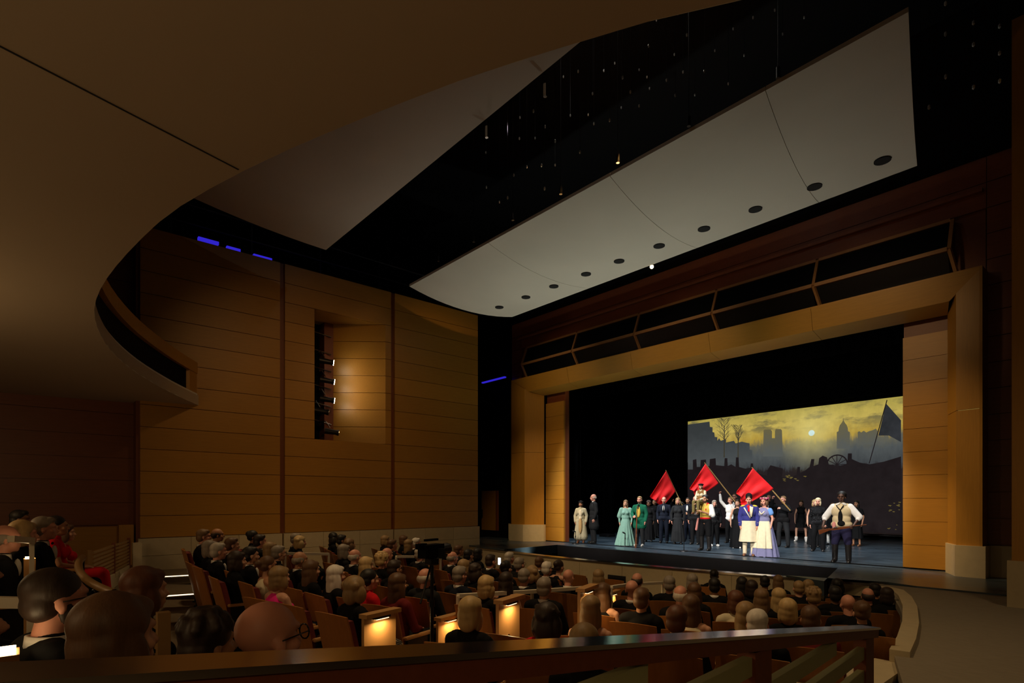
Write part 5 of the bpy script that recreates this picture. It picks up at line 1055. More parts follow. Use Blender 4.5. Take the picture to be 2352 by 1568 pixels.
# ================================================================== SEATS AND AUDIENCE
# seat recipe (faces -Y, base at the floor)
def seat_meshes():
    def shell(key, z0, z1, off, th, wdt, edge=False):
        bm = bmesh.new(); nx, nz = 8, 6; G = []
        for side in (0, 1):
            g = []
            for j in range(nz + 1):
                z = z0 + (z1 - z0) * j / nz; row = []
                for i in range(nx + 1):
                    u = -1 + 2 * i / nx; x = u * wdt / 2
                    y = .255 + (z - .45) * .24 - .045 * u * u + off + (th if side else 0)
                    zz = z - (.02 * u * u if j == nz else 0)
                    row.append(bm.verts.new((x, y, zz)))
                g.append(row)
            G.append(g)
        for s in (0, 1):
            for j in range(nz):
                for i in range(nx): bm.faces.new((G[s][j][i], G[s][j][i + 1], G[s][j + 1][i + 1], G[s][j + 1][i]))
        def strip(a, b):
            for i in range(len(a) - 1): bm.faces.new((a[i], a[i + 1], b[i + 1], b[i]))
        strip(G[0][0], G[1][0]); strip(G[0][nz], G[1][nz]); strip([r[0] for r in G[0]], [r[0] for r in G[1]]); strip([r[-1] for r in G[0]], [r[-1] for r in G[1]])
        bmesh.ops.recalc_face_normals(bm, faces=bm.faces)
        me = bpy.data.meshes.new(key); bm.to_mesh(me); bm.free(); simple(key, me); me.set_sharp_from_angle(angle=radians(40))
    shell('seat_back', .16, 1.0, .03, .018, .53); shell('seat_back_cushion', .44, .95, -.045, .07, .47)
    def bxm(key, lo, hi, bev=.0):
        bm = bmesh.new(); bm_box(bm, lo, hi)
        if bev: bmesh.ops.bevel(bm, geom=bm.edges[:], offset=bev, segments=2, affect='EDGES')
        me = bpy.data.meshes.new(key); bm.to_mesh(me); bm.free(); me.materials.append(None); MESH[key] = me
    bxm('seat_cushion', (-.235, -.23, .37), (.235, .25, .455), .03); bxm('seat_pan', (-.235, -.22, .34), (.235, .25, .372))
    bxm('seat_arm', (-.03, -.20, .60), (.03, .26, .635), .008); bxm('seat_standard', (-.018, -.12, 0.0), (.018, .22, .60)); bxm('seat_foot', (-.03, -.17, 0.0), (.03, .25, .03))
seat_meshes()
M('seat_fabric', (0.17, 0.025, 0.022), 0.9, ns=30, namt=0.2, bump=0.1)
def seat(loc, rz, label, group='wooden theatre seats', arms=(-1, 1)):
    t = empty('theatre_seat', loc, rz); setp(t, label, 'seat', group)
    inst('backrest', 'seat_back', 'seat_wood', t); inst('back_cushion', 'seat_back_cushion', 'seat_fabric', t)
    inst('seat', 'seat_cushion', 'seat_fabric', t); inst('seat_pan', 'seat_pan', 'seat_wood', t)
    for s in arms:
        inst('armrest', 'seat_arm', 'seat_wood_edge', t, (.265 * s, 0, 0)); l_ = inst('leg', 'seat_standard', 'dark_metal', t, (.262 * s, 0, 0)); inst('foot', 'seat_foot', 'dark_metal', l_)
    return t
def solve(x, y, hz=1.205, d=None):
    r = ray(x, y)
    if d: return CAM + r * d
    lo, hi = 1.0, 22.0
    def f(t): p = CAM + r * t; return p.z - (floor_z(p.x, p.y) + hz)
    for _ in range(50):
        m_ = (lo + hi) / 2
        if f(m_) > 0: lo = m_
        else: hi = m_
    return CAM + r * lo
# (x, y of the head centre, who, sex, hair, hair colour, top, top colour, skin, extras, depth or None)
H_, J, B, Wd = 'cloth_black', 'top_jacket', 'body_seated_man', 'body_seated_woman'
AUD = [
 (469, 1235, 'sandy haired man with glasses in the end seat', 'm', 'short', 'hair_light_brown', J, H_, 'skin_pink', 'gc', 9.8),
 (500, 1227, 'balding man seated behind the sandy haired man', 'm', 'balding', 'hair_dark', J, H_, 'skin_tan', 'c', 11.0),
 (484, 1262, 'grey haired woman just below the end seat', 'f', 'bob', 'hair_grey', 'top_long', H_, 'skin_pink', '', None),
 (503, 1266, 'silver haired man in the left block', 'm', 'short', 'hair_silver', J, H_, 'skin_pink', 'c', None),
 (534, 1257, 'brown haired man in the left block', 'm', 'short', 'hair_brown', J, H_, 'skin_light', 'c', None),
 (546, 1280, 'woman with a dark brown bob in the left block', 'f', 'bob', 'hair_dark', 'top_long', H_, 'skin_light', '', None),
 (583, 1232, 'woman with a tall dark hairdo by the wall', 'f', 'updo', 'hair_black', 'top_long', H_, 'skin_light', '', 11.6),
 (598, 1246, 'dark haired man in tuxedo gazing up at the stage', 'm', 'short', 'hair_dark', J, H_, 'skin_pink', 'cb', 10.4),
 (577, 1277, 'black haired man with a white collar', 'm', 'short', 'hair_black', J, H_, 'skin_light', 'c', None),
 (617, 1288, 'woman with a brown bun and bare shoulders', 'f', 'bun', 'hair_brown', 'top_bare', 'cloth_cream', 'skin_tan', '', None),
 (622, 1261, 'fair haired woman left of the grey woman', 'f', 'bob', 'hair_dark_blonde', 'top_long', H_, 'skin_light', '', None),
 (641, 1275, 'grey haired woman in glasses', 'f', 'short', 'hair_grey', 'top_long', H_, 'skin_light', 'g', None),
 (644, 1316, 'blonde woman in a bright pink dress', 'f', 'bob', 'hair_dark_blonde', 'top_bare', 'cloth_pink', 'skin_light', '', None),
 (681, 1239, 'grey haired man by the wall railing', 'm', 'short', 'hair_grey', J, H_, 'skin_pink', 'c', 12.6),
 (690, 1248, 'blonde woman in front of the man by the wall railing', 'f', 'wavy', 'hair_blonde', 'top_long', H_, 'skin_pink', '', 12.0),
 (690, 1284, 'balding man behind the wall railing', 'm', 'balding', 'hair_grey', J, H_, 'skin_tan', 'c', None),
 (716, 1302, 'woman with long brown hair near the wall railing', 'f', 'long', 'hair_brown', 'top_long', H_, 'skin_light', '', None),
 (768, 1238, 'dark curly haired woman near the stone wall', 'f', 'curly', 'hair_black', 'top_long', H_, 'skin_tan', '', 14.2),
 (786, 1243, 'dark haired man in dark glasses near the stone wall', 'm', 'short', 'hair_black', J, H_, 'skin_tan', 'g', 13.4),
 (791, 1264, 'grey haired woman left of the middle rail', 'f', 'bob', 'hair_grey', 'top_long', H_, 'skin_pink', '', None),
 (804, 1253, 'light brown haired woman left of the middle rail', 'f', 'wavy', 'hair_light_brown', 'top_long', H_, 'skin_light', '', 12.4),
 (773, 1308, 'woman with long white hair', 'f', 'long', 'hair_white', 'top_long', H_, 'skin_light', '', None),
 (816, 1283, 'silver balding man behind the white haired woman', 'm', 'balding', 'hair_silver', J, H_, 'skin_pink', 'c', None),
 (843, 1292, 'woman with long blonde hair in the third row', 'f', 'long', 'hair_blonde', 'top_long', H_, 'skin_light', '', None),
 (818, 1342, 'blonde woman in a black top and scroll print skirt', 'f', 'wavy', 'hair_dark_blonde', 'top_short', H_, 'skin_pink', 'F', None),
 (850, 1316, 'dark haired woman with a red scarf', 'f', 'ponytail', 'hair_black', 'top_long', 'cloth_red', 'skin_light', '', None),
 (879, 1290, 'woman with short curly blonde hair', 'f', 'curly_short', 'hair_blonde', 'top_long', H_, 'skin_pink', '', None),
 (908, 1297, 'dark haired man in glasses beside the curly blonde woman', 'm', 'short', 'hair_dark', J, H_, 'skin_tan', 'gc', None),
 (915, 1337, 'woman with long straight brown hair', 'f', 'long', 'hair_brown', 'top_long', 'cloth_maroon', 'skin_light', '', None),
 (890, 1272, 'bald man left of the far wooden rail', 'm', None, 'hair_grey', J, H_, 'skin_pink', 'c', None),
 (902, 1259, 'brown haired man in a bow tie by the far rail', 'm', 'short', 'hair_brown', J, H_, 'skin_pink', 'cb', 13.6),
 (886, 1255, 'fair woman behind the man in a bow tie', 'f', 'bob', 'hair_dark_blonde', 'top_long', H_, 'skin_light', '', 14.8),
 (928, 1254, 'brown haired woman close to the side wall', 'f', 'bob', 'hair_brown', 'top_long', H_, 'skin_light', '', 15.0),
 (940, 1259, 'woman with long fair hair close to the side wall', 'f', 'long', 'hair_dark_blonde', 'top_long', H_, 'skin_light', '', 14.2),
 (957, 1253, 'white haired man in a dark suit close to the side wall', 'm', 'short', 'hair_white', J, H_, 'skin_pink', 'c', 14.8),
 (966, 1273, 'grey man partly hidden by the video camera', 'm', 'short', 'hair_silver', J, H_, 'skin_pink', 'c', None),
 (978, 1320, 'large bald man in a dark jacket behind the tripod', 'm', 'balding', 'hair_silver', J, 'cloth_charcoal', 'skin_pink', 'g', None),
 (1027, 1263, 'dark haired woman right of the video camera', 'f', 'bob', 'hair_dark', 'top_long', H_, 'skin_pink', '', 13.8),
 (1055, 1270, 'brown haired man near the end of the pit rail', 'm', 'short', 'hair_brown', J, H_, 'skin_tan', 'c', None),
 (1040, 1285, 'bald man right of the video camera', 'm', 'balding', 'hair_grey', J, H_, 'skin_pink', 'c', None),
 (1077, 1281, 'dark haired man below the end of the pit rail', 'm', 'short', 'hair_black', J, H_, 'skin_tan', 'c', None),
 (1099, 1279, 'black haired woman near the small black vent', 'f', 'bob', 'hair_black', 'top_long', H_, 'skin_tan', '', None),
 (1067, 1297, 'fair haired woman behind the grey man in navy', 'f', 'bob', 'hair_dark_blonde', 'top_long', H_, 'skin_light', '', None),
 (1057, 1317, 'grey haired man in glasses and navy suit', 'm', 'short', 'hair_grey', J, 'cloth_navy', 'skin_pink', 'gc', None),
 (1094, 1302, 'woman with dark curly hair beside the man with a phone', 'f', 'curly', 'hair_dark', 'top_long', H_, 'skin_tan', '', None),
 (1128, 1293, 'dark haired man holding up a phone', 'm', 'short', 'hair_dark', J, H_, 'skin_pink', 'cp', None),
 (1119, 1341, 'blonde woman with a rounded hairdo by the white rail', 'f', 'bob', 'hair_blonde', 'top_long', H_, 'skin_light', '', None),
 (1171, 1288, 'silver haired man in the front row right of the phone', 'm', 'short', 'hair_silver', J, H_, 'skin_pink', 'c', None),
 (1164, 1300, 'dark haired woman right of the man with a phone', 'f', 'updo', 'hair_black', 'top_long', H_, 'skin_light', '', None),
 (1164, 1324, 'woman with very long dark brown hair', 'f', 'long', 'hair_dark', 'top_bare', H_, 'skin_light', '', None),
 (1194, 1300, 'grey haired man in glasses in the second row', 'm', 'short', 'hair_grey', J, H_, 'skin_pink', 'g', None),
 (1205, 1325, 'man with cropped grey hair and white collar', 'm', 'crew', 'hair_grey', J, H_, 'skin_pink', 'c', None),
 (1224, 1317, 'woman with ash blonde hair beside the cropped grey man', 'f', 'wavy', 'hair_dark_blonde', 'top_long', H_, 'skin_light', '', None),
 (1240, 1295, 'brown haired man in front of the pit rail', 'm', 'crew', 'hair_brown', J, H_, 'skin_tan', 'c', None),
 (1257, 1308, 'white haired man in the front rows', 'm', 'short', 'hair_white', J, H_, 'skin_pink', 'c', None),
 (1285, 1305, 'woman with a dark updo and bare back', 'f', 'updo', 'hair_dark', 'top_bare', H_, 'skin_light', '', None),
 (1306, 1325, 'bald man with glasses left of the square vent', 'm', None, 'hair_grey', J, H_, 'skin_pink', 'gc', None),
 (1251, 1349, 'brown haired man in dark suit behind the white rail', 'm', 'short', 'hair_grey', J, H_, 'skin_tan', 'c', None),
 (1376, 1324, 'woman with long fair hair right of the square vent', 'f', 'long', 'hair_dark_blonde', 'top_bare', H_, 'skin_light', '', None),
 (1259, 1417, 'dark curly haired woman in a red dress', 'f', 'curly', 'hair_dark', 'top_short', 'cloth_red', 'skin_tan', '', None),
 (1083, 1401, 'blonde woman in black before the glowing panel', 'f', 'bob', 'hair_blonde', 'top_long', H_, 'skin_light', '', None),
 (1387, 1368, 'woman with long brown hair right of the white rail', 'f', 'long', 'hair_brown', 'top_bare', H_, 'skin_light', '', None),
 (1358, 1394, 'woman with long dark blonde hair at the rail end', 'f', 'long', 'hair_dark_blonde', 'top_bare', H_, 'skin_light', '', None),
 (1464, 1335, 'balding dark haired man at the right hand rail', 'm', 'balding', 'hair_dark', J, H_, 'skin_pink', 'c', None),
 (1452, 1359, 'bald ruddy man below the right hand rail', 'm', None, 'hair_grey', J, H_, 'skin_pink', 'c', None),
 (1475, 1381, 'brown haired man in dark suit with broad shoulders', 'm', 'short', 'hair_brown', J, H_, 'skin_tan', '', None),
 (1538, 1344, 'grey haired man alone at the end of the right hand rail', 'm', 'short', 'hair_grey', J, H_, 'skin_pink', '', None),
 (1590, 1333, 'grey haired woman before the pit rail', 'f', 'bob', 'hair_grey', 'top_long', H_, 'skin_light', '', None),
 (1596, 1354, 'woman with shoulder length brown hair', 'f', 'long', 'hair_brown', 'top_long', H_, 'skin_light', '', None),
 (1563, 1366, 'balding grey man in front of the brown haired woman', 'm', 'balding', 'hair_silver', J, H_, 'skin_pink', 'c', None),
 (1588, 1394, 'woman with long auburn brown hair and bare shoulders', 'f', 'long', 'hair_brown', 'top_bare', 'cloth_cream', 'skin_light', '', None),
 (1556, 1424, 'man with thick auburn hair above the steel rail', 'm', 'short', 'hair_auburn', J, H_, 'skin_tan', '', None),
 (1641, 1320, 'woman with dark hair piled high at the pit rail', 'f', 'updo', 'hair_black', 'top_long', H_, 'skin_tan', '', None),
 (1641, 1345, 'black haired man with broad shoulders in the third row', 'm', 'short', 'hair_black', J, H_, 'skin_tan', 'c', None),
 (1704, 1339, 'woman with long black hair at the pit rail', 'f', 'long', 'hair_black', 'top_long', H_, 'skin_light', '', None),
 (1727, 1341, 'dark haired woman beside the long black hair', 'f', 'bob', 'hair_dark', 'top_long', H_, 'skin_light', '', None),
 (1690, 1369, 'auburn haired woman in a white top', 'f', 'bob', 'hair_auburn', 'top_long', 'cloth_cream', 'skin_light', '', None),
 (1757, 1343, 'black haired man at the right of the pit rail', 'm', 'crew', 'hair_black', J, H_, 'skin_tan', '', None),
 (1787, 1334, 'woman with light brown hair nearest the pit corner', 'f', 'long', 'hair_light_brown', 'top_long', H_, 'skin_light', '', None),
 (1749, 1370, 'woman with long light brown hair amid the right block', 'f', 'long', 'hair_light_brown', 'top_long', H_, 'skin_light', '', None),
 (1788, 1369, 'woman with long golden hair in the right block', 'f', 'long', 'hair_blonde', 'top_long', H_, 'skin_light', '', None),
 (1834, 1352, 'man with dark blonde hair right of the golden hair', 'm', 'crew', 'hair_dark_blonde', J, H_, 'skin_light', '', None),
 (1856, 1351, 'fair woman far along the front right', 'f', 'bob', 'hair_dark_blonde', 'top_long', H_, 'skin_light', '', None),
 (1867, 1373, 'woman with short curly fair hair in the right block', 'f', 'curly_short', 'hair_dark_blonde', 'top_long', H_, 'skin_light', '', None),
 (1713, 1407, 'woman with golden brown hair left of the white haired man', 'f', 'long', 'hair_dark_blonde', 'top_long', H_, 'skin_light', '', None),
 (1740, 1416, 'man with short white hair directly above the steel rail', 'm', 'short', 'hair_white', J, H_, 'skin_pink', '', None),
 (1809, 1406, 'woman with a blonde bob above the steel rail', 'f', 'bob', 'hair_blonde', 'top_long', H_, 'skin_light', '', None),
 (1862, 1413, 'brown haired man above the steel rail', 'm', 'short', 'hair_brown', J, 'cloth_maroon', 'skin_tan', '', None),
 (1922, 1347, 'dark curly haired woman near the curved curb', 'f', 'curly', 'hair_black', 'top_long', H_, 'skin_tan', '', None),
 (1917, 1374, 'black haired man behind the bald man in glasses', 'm', 'short', 'hair_black', J, H_, 'skin_brown', '', None),
 (1947, 1382, 'bald man in glasses near the curved curb', 'm', None, 'hair_grey', J, H_, 'skin_pink', 'g', None),
 (1979, 1401, 'woman with a brown updo by the rail corner', 'f', 'updo', 'hair_brown', 'top_long', H_, 'skin_light', '', None),
 (1993, 1370, 'bald ruddy man by the curved curb', 'm', 'balding', 'hair_dark', J, H_, 'skin_pink', '', None),
 (2008, 1356, 'black haired man by the curved curb', 'm', 'short', 'hair_black', J, H_, 'skin_tan', '', None),
 (2036, 1373, 'dark haired woman last before the curved curb', 'f', 'bob', 'hair_dark', 'top_long', H_, 'skin_tan', '', None),
 (1343, 1580, 'fair haired woman seen under the steel rail', 'f', 'bob', 'hair_dark_blonde', 'top_long', H_, 'skin_light', '', 3.7),
]
PPL = []
for a in AUD:
    p = solve(a[0], a[1], 1.205, a[10]); PPL.append([p.x, p.y, a])
# keep neighbours apart (0.55 m beside, 0.8 m in front of each other): slide along the sight line over the floor
GP = Vector((0.3, 19.0, 0))
ORG = [(q[0], q[1]) for q in PPL]
for it in range(240):
    mv = False
    for i in range(len(PPL)):
        for j in range(i):
            A_, B_ = PPL[i], PPL[j]; dx_, dy_ = A_[0] - B_[0], A_[1] - B_[1]
            if abs(dx_) > 1 or abs(dy_) > 1: continue
            fv = Vector((GP.x - A_[0], GP.y - A_[1])).normalized(); lon = dx_ * fv.x + dy_ * fv.y; lat = dx_ * fv.y - dy_ * fv.x
            if abs(lat) < 0.54 and abs(lon) < 0.78:
                da = sqrt((A_[0] - CAM.x) ** 2 + A_[1] ** 2); db = sqrt((B_[0] - CAM.x) ** 2 + B_[1] ** 2)
                for n_, Q, dist, sg in ((i, A_, da, 1 if da >= db else -1), (j, B_, db, -1 if da >= db else 1)):
                    f_ = 1 + sg * 0.022 / dist; nx_ = CAM.x + (Q[0] - CAM.x) * f_; ny_ = Q[1] * f_
                    if (nx_ - ORG[n_][0]) ** 2 + (ny_ - ORG[n_][1]) ** 2 < (0.075 * dist + 0.12) ** 2 and nx_ > WX + 0.5: Q[0], Q[1] = nx_, ny_
                mv = True
    if not mv: break
rnd = random.Random(3)
def sit(px_, py_, a, fz, face=None, sc=1.0, seatlabel=True, group='audience in the stalls', headlabel=None):
    who = a[2]; fem = a[3] == 'f'
    fv = (GP - Vector((px_, py_, 0))); rz = (face if face is not None else atan2(fv.x, -fv.y)) + rnd.uniform(-.13, .13)
    Rz = Matrix.Rotation(rz, 3, 'Z'); off = Rz @ (Vector((SH.x, SH.y, 0)) * sc)
    loc = Vector((px_ - off.x, py_ - off.y, fz)); s_ = sc * (1.0 if not fem else .985)
    b = inst('person', Wd if fem else B, a[8], None, loc, (0, 0, rz), (s_,) * 3)
    setp(b, headlabel or who, 'person', group)
    inst('top' if fem else 'jacket', a[6], a[7], b)
    inst('skirt' if fem else 'trousers', 'skirt_seated' if fem else 'trousers_seated', 'cloth_floral' if 'F' in a[9] else ('cloth_black' if a[7] not in ('cloth_pink', 'cloth_red') else ('cloth_navy' if a[7] == 'cloth_pink' else a[7])), b)
    [inst('shoe', 'shoe_seated_' + q, 'leather', b) for q in 'rl']
    if a[4]: inst('hair', 'hair_' + a[4], a[5], b, SH, None, (1.1,) * 3)
    if 'c' in a[9]: inst('collar', 'collar', 'cloth_white', b); inst('shirt_front', 'shirt_front_seated', 'cloth_white', b)
    if 'b' in a[9]: inst('bow_tie', 'bow_tie_seated', 'cloth_black', b)
    if 'g' in a[9]: inst('glasses', 'glasses', 'glasses_metal', b, SH, None, (1.08,) * 3)
    if 'B' in a[9]: inst('beard', 'beard', a[5], b, SH, None, (1.08,) * 3)
    if seatlabel: seat(loc, rz, 'wooden seat of the ' + who)
    return b, loc, rz
for X_, Y_, a in PPL:
    fz = floor_z(X_, Y_) if a[10] is None else None
    if fz is None: fz = max(floor_z(X_, Y_), at(a[0], a[1], a[10]).z - 1.205)
    b, loc, rz = sit(X_, Y_, a, fz)
    if 'p' in a[9]:
        R3 = Matrix.Rotation(rz, 3, 'Z'); pp = loc + R3 @ Vector((.16, -.30, 1.16))
        ph = empty('mobile_phone', pp, rz); setp(ph, 'lit mobile phone held up by the dark haired man', 'phone')
        o1 = box('phone_body', (-.04, -.005, -.075), (.04, .005, .075), 'dark_metal', ph); o2 = box('screen', (-.036, .005, -.068), (.036, .008, .068), 'glow_phone', ph)
# empty seats in view
for x, y, d, lab in ((1345, 1336, 12.6, 'empty wooden seat under the square vent'), (1425, 1344, 12.2, 'empty wooden seat left of the right hand rail'), (1330, 1440, 5.9, 'empty wide wooden seat right of the woman in red'), (1200, 1462, 5.4, 'empty wooden seat left of the woman in red'), (1430, 1475, 5.0, 'empty wooden seat near the steel rail'), (735, 1385, 6.4, 'wooden seat with tall back left of the scroll print skirt'), (780, 1392, 6.1, 'wooden seat with tall back beside the glowing end panel'), (962, 1385, 6.6, 'wooden seat with tall back beside the tripod'), (1640, 1545, 3.6, 'wooden seat seen under the steel rail, left one'), (1530, 1560, 3.3, 'wooden seat seen under the steel rail, middle one')):
    p = at(x, y, d); fz = floor_z(p.x, p.y); fv = GP - p; rz = atan2(fv.x, -fv.y)
    if all((p.x - q[0]) ** 2 + (p.y - q[1]) ** 2 > .30 for q in PPL): seat((p.x, p.y, fz), rz, lab)
# ---- lit end panels of the rows
def end_panel(x, y, label, d=None):
    """x,y = centre of the lit face"""
    p = at(x, y, d) if d else solve(x, y, .60); fz = floor_z(p.x, p.y); fv = GP - p; rz = atan2(fv.x, -fv.y)
    k = max(0, p.z - fz - .60); t = empty('row_end_panel', (p.x, p.y, fz), rz); setp(t, label, 'end panel', 'lit row end panels')
    def pt(nm, mat, lo, hi): bm = bmesh.new(); bm_box(bm, lo, hi); return from_bm(nm, bm, mat, t)
    pt('panel', 'seat_wood_edge', (0, -.30, .02), (.035, .12, .78 + k)); pt('armrest', 'seat_wood_edge', (-.06, -.32, .78 + k), (.05, .14, .82 + k))
    bm = bmesh.new(); bm_tube(bm, (-.008, -.06, .42 + k), (0, -.06, .42 + k), .032, .032, 20); from_bm('row_badge', bm, 'steel', t)
    pt('lamp_housing', 'dark_metal', (-.05, -.18, .755 + k), (-.004, .02, .78 + k)); pt('lamp_lens', 'glow_soft', (-.045, -.16, .748 + k), (-.01, 0, .755 + k))
    l = bpy.data.lights.new('aisle_lamp', 'AREA'); l.energy = 3.2; l.color = (1.0, .66, .28); l.size = .03; l.size_y = .14; l.shape = 'RECTANGLE'
    lo = bpy.data.objects.new('aisle_lamp', l); COL.objects.link(lo); lo.parent = t; lo.location = (-.055, -.08, .742 + k); lo.rotation_euler = (0, radians(22), 0)
    return t
end_panel(858, 1458, 'glowing row end panel with round badge below the scroll print skirt', 5.5)
end_panel(1022, 1456, 'glowing row end panel left of the blonde woman in black')
end_panel(1160, 1424, 'glowing row end panel with round badge under the white rail', 5.7)
end_panel(1404, 1384, 'glowing row end panel right of the long brown hair')
end_panel(1342, 1392, 'glowing row end panel at the right end of the white rail', 6.5)
# ---- white topped rails between the blocks
def rail(pts, label, posts=(), panel=None):
    P_ = [solve(q[0], q[1], 1.04) for q in pts]; b0 = P_[0].copy(); b0.z = floor_z(b0.x, b0.y); t = empty('guard_rail', b0); setp(t, label, 'railing', 'guard rails in the stalls')
    for a, b in zip(P_[:-1], P_[1:]): child(bar('top_rail', a, b, .06, .05, 'rail_white'), t)
    for q in (posts or P_):
        q = at(*q) if not isinstance(q, Vector) else q
        child(bar('post', (q.x, q.y, floor_z(q.x, q.y) - .02), (q.x, q.y, q.z), .035, .035, 'rail_white'), t)
    return t
rail([(1052, 1368, 6.3), (1222, 1358, 7.1), (1345, 1349, 7.7)], 'long white topped rail in front of the middle block')
rail([(1404, 1348, 7.6), (1445, 1342, 8.2), (1521, 1338, 8.6)], 'short white topped rail right of the long brown hair')
rail([(655, 1271, 10.6), (755, 1272, 11.0)], 'thin rail below the grey haired man near the side wall')
rail([(910, 1278, 11.6), (962, 1278, 11.9), (1012, 1279, 12.2)], 'thin rail left of the video camera')
# ---- video camera on a tall tripod
tp = at(992, 1290, 5.2); tf = floor_z(tp.x, tp.y); t = empty('video_camera_tripod', (tp.x, tp.y, tf)); setp(t, 'black video camera on a tall tripod among the seats', 'video camera')
hz = at(992, 1297, 5.2).z
child(tube('centre_column', (tp.x, tp.y, tf + .02), (tp.x, tp.y, hz), .016, 'dark_metal'), t)
for k in range(3):
    a = .5 + k * 2 * pi / 3; child(tube('leg', (tp.x, tp.y, tf + .62), (tp.x + .28 * cos(a), tp.y + .28 * sin(a), tf + .01), .012, 'dark_metal'), t)
child(tube('collar', (tp.x, tp.y, hz - .38), (tp.x, tp.y, hz - .32), .026, 'dark_metal'), t)
child(box('fluid_head', (tp.x - .05, tp.y - .05, hz), (tp.x + .05, tp.y + .05, hz + .07), 'dark_metal', bevel=.01), t)
cdir = (GP - tp); cdir.z = 0; cdir.normalize()
cc = Vector((tp.x, tp.y, hz + .13))
child(bar('camera_body', cc - cdir * .14, cc + cdir * .12, .10, .12, 'black'), t)
child(tube('lens', cc + cdir * .12, cc + cdir * .24, .04, 'dark_metal', r1=.05), t)
child(bar('viewfinder', cc - cdir * .2 + UP * .05, cc - cdir * .1 + UP * .05, .05, .05, 'black'), t)
child(bar('handle', cc - cdir * .1 + UP * .10, cc + cdir * .08 + UP * .10, .025, .02, 'black'), t)
sdv = cdir.cross(UP)
child(bar('flip_screen', cc + sdv * .08 - UP * .02, cc + sdv * .15 - UP * .02, .015, .09, 'dark_metal'), t)
child(tube('pan_handle', (tp.x, tp.y, hz + .03), Vector((tp.x, tp.y, hz - .30)) - cdir * .28 + sdv * .1, .009, 'dark_metal'), t)
# ---- lit steps on the left
def step(ya, yb, x0, x1, z, d_in, label=None):
    a = at(x0, ya, 1); 
    p0 = onz(x0, ya, z); p1 = onz(x1, yb, z); n_ = Vector((-(p1 - p0).y, (p1 - p0).x, 0)).normalized()
    if n_.dot(FW) < 0: n_ = -n_
    return p0, p1, n_
ss = empty('aisle_steps', onz(400, 1400, -.45)); setp(ss, 'carpeted aisle steps with glowing edges beside the left seats', 'steps')
for ya, yb, x0, x1, z, dep in ((1328, 1321, 345, 470, -.07, 1.7), (1375, 1364, 330, 482, -.22, 1.5), (1396, 1383, 330, 498, -.36, 1.0)):
    p0, p1, n_ = step(ya, yb, x0, x1, z, dep)
    child(prism('tread', [p0, p1, p1 + n_ * dep, p0 + n_ * dep], (0, 0, -.16), 'carpet'), ss)
    e0, e1 = p0 - n_ * .012, p1 - n_ * .012
    child(bar('nosing', p0 + UP * .006, p1 + UP * .006, .05, .014, 'steel'), ss)
    child(bar('light_strip', e0 + n_ * .09 + UP * .012, e1 + n_ * .09 + UP * .012, .075, .012, 'glow_strip'), ss)
# ---- left gallery front: slatted guard, parapet, handrail
sg = empty('slatted_guard', (-2.4, 1.0, .2)); setp(sg, 'slatted wooden guard with a pale end post at the left gallery', 'railing')
A0, A1 = at(213, 1262, 10.0), at(297, 1240, 13.2); zt = (A0.z + A1.z) / 2; A0.z = A1.z = zt
for k in range(8):
    z = zt - .03 - k * .073; child(bar('slat', (A0.x, A0.y, z), (A1.x, A1.y, z), .03, .042, 'rail_wood'), sg)
for f_, wd_ in ((-.06, .10), (.5, .05), (.98, .06)):
    q = A0 + (A1 - A0) * f_; child(box('post', (q.x - wd_ / 2, q.y - .03, .03), (q.x + wd_ / 2, q.y + .03, zt + .03), 'rail_wood' if f_ < 0 else 'dark_wood'), sg)
q0_, q1_ = A0.copy(), A1.copy()
child(prism('base_wall', [Vector((q0_.x + .1, q0_.y + .02, -.5)), Vector((q1_.x, q1_.y + .02, -.5)), Vector((q1_.x, q1_.y + .02, .12)), Vector((q0_.x + .1, q0_.y + .02, .12))], (0, -.1, 0), 'stone'), sg)
pv = at(316, 1246, 12.0); child(box('end_pillar', (pv.x - .09, pv.y - .09, -.45), (pv.x + .07, pv.y + .07, pv.z), 'stone'), sg)
# curved handrail
cu = bpy.data.curves.new('handrail', 'CURVE'); cu.dimensions = '3D'; cu.bevel_depth = .035; cu.bevel_resolution = 3
sp_ = cu.splines.new('NURBS'); hp = [(190, 1280, 6.2), (178, 1290, 6.0), (180, 1312, 5.6), (200, 1334, 5.2), (230, 1350, 4.9), (262, 1362, 4.7)]
sp_.points.add(len(hp) - 1)
for i, q in enumerate(hp): v = at(*q); sp_.points[i].co = (v.x, v.y, v.z, 1)
sp_.use_endpoint_u = True
ho = bpy.data.objects.new('curved_handrail', cu); COL.objects.link(ho); cu.materials.append(MATS['rail_wood']); setp(ho, 'curved wooden handrail left of the slatted guard', 'handrail')
dg = bpy.context.evaluated_depsgraph_get(); mh = bpy.data.meshes.new_from_object(ho.evaluated_get(dg)); bpy.data.objects.remove(ho)
hr = empty('curved_handrail', at(200, 1334, 5.2)); setp(hr, 'curved wooden handrail left of the slatted guard', 'handrail'); child(mesh_obj('rail', mh), hr)
for i in (0, 3, 5): v = at(*hp[i]); child(bar('post', (v.x, v.y, .03), v, .03, .03, 'dark_metal'), hr)
# second slatted rail close to the foreground heads
s2 = empty('slatted_rail_end', (7.0, .6, .03)); setp(s2, 'end of a slatted wooden rail beside the woman with the bob', 'railing')
a0, a1 = at(330, 1410, 3.4), at(364, 1420, 3.1)
for k in range(5):
    c0 = at(322, 1412 + k * 23, 3.5); c1 = at(366, 1424 + k * 23 + 14, 3.1); child(bar('slat', c0, c1, .03, .032, 'rail_wood'), s2)
pe = at(375, 1405, 3.05); child(box('post', (pe.x - .03, pe.y - .03, .0), (pe.x + .03, pe.y + .03, pe.z), 'rail_wood'), s2)
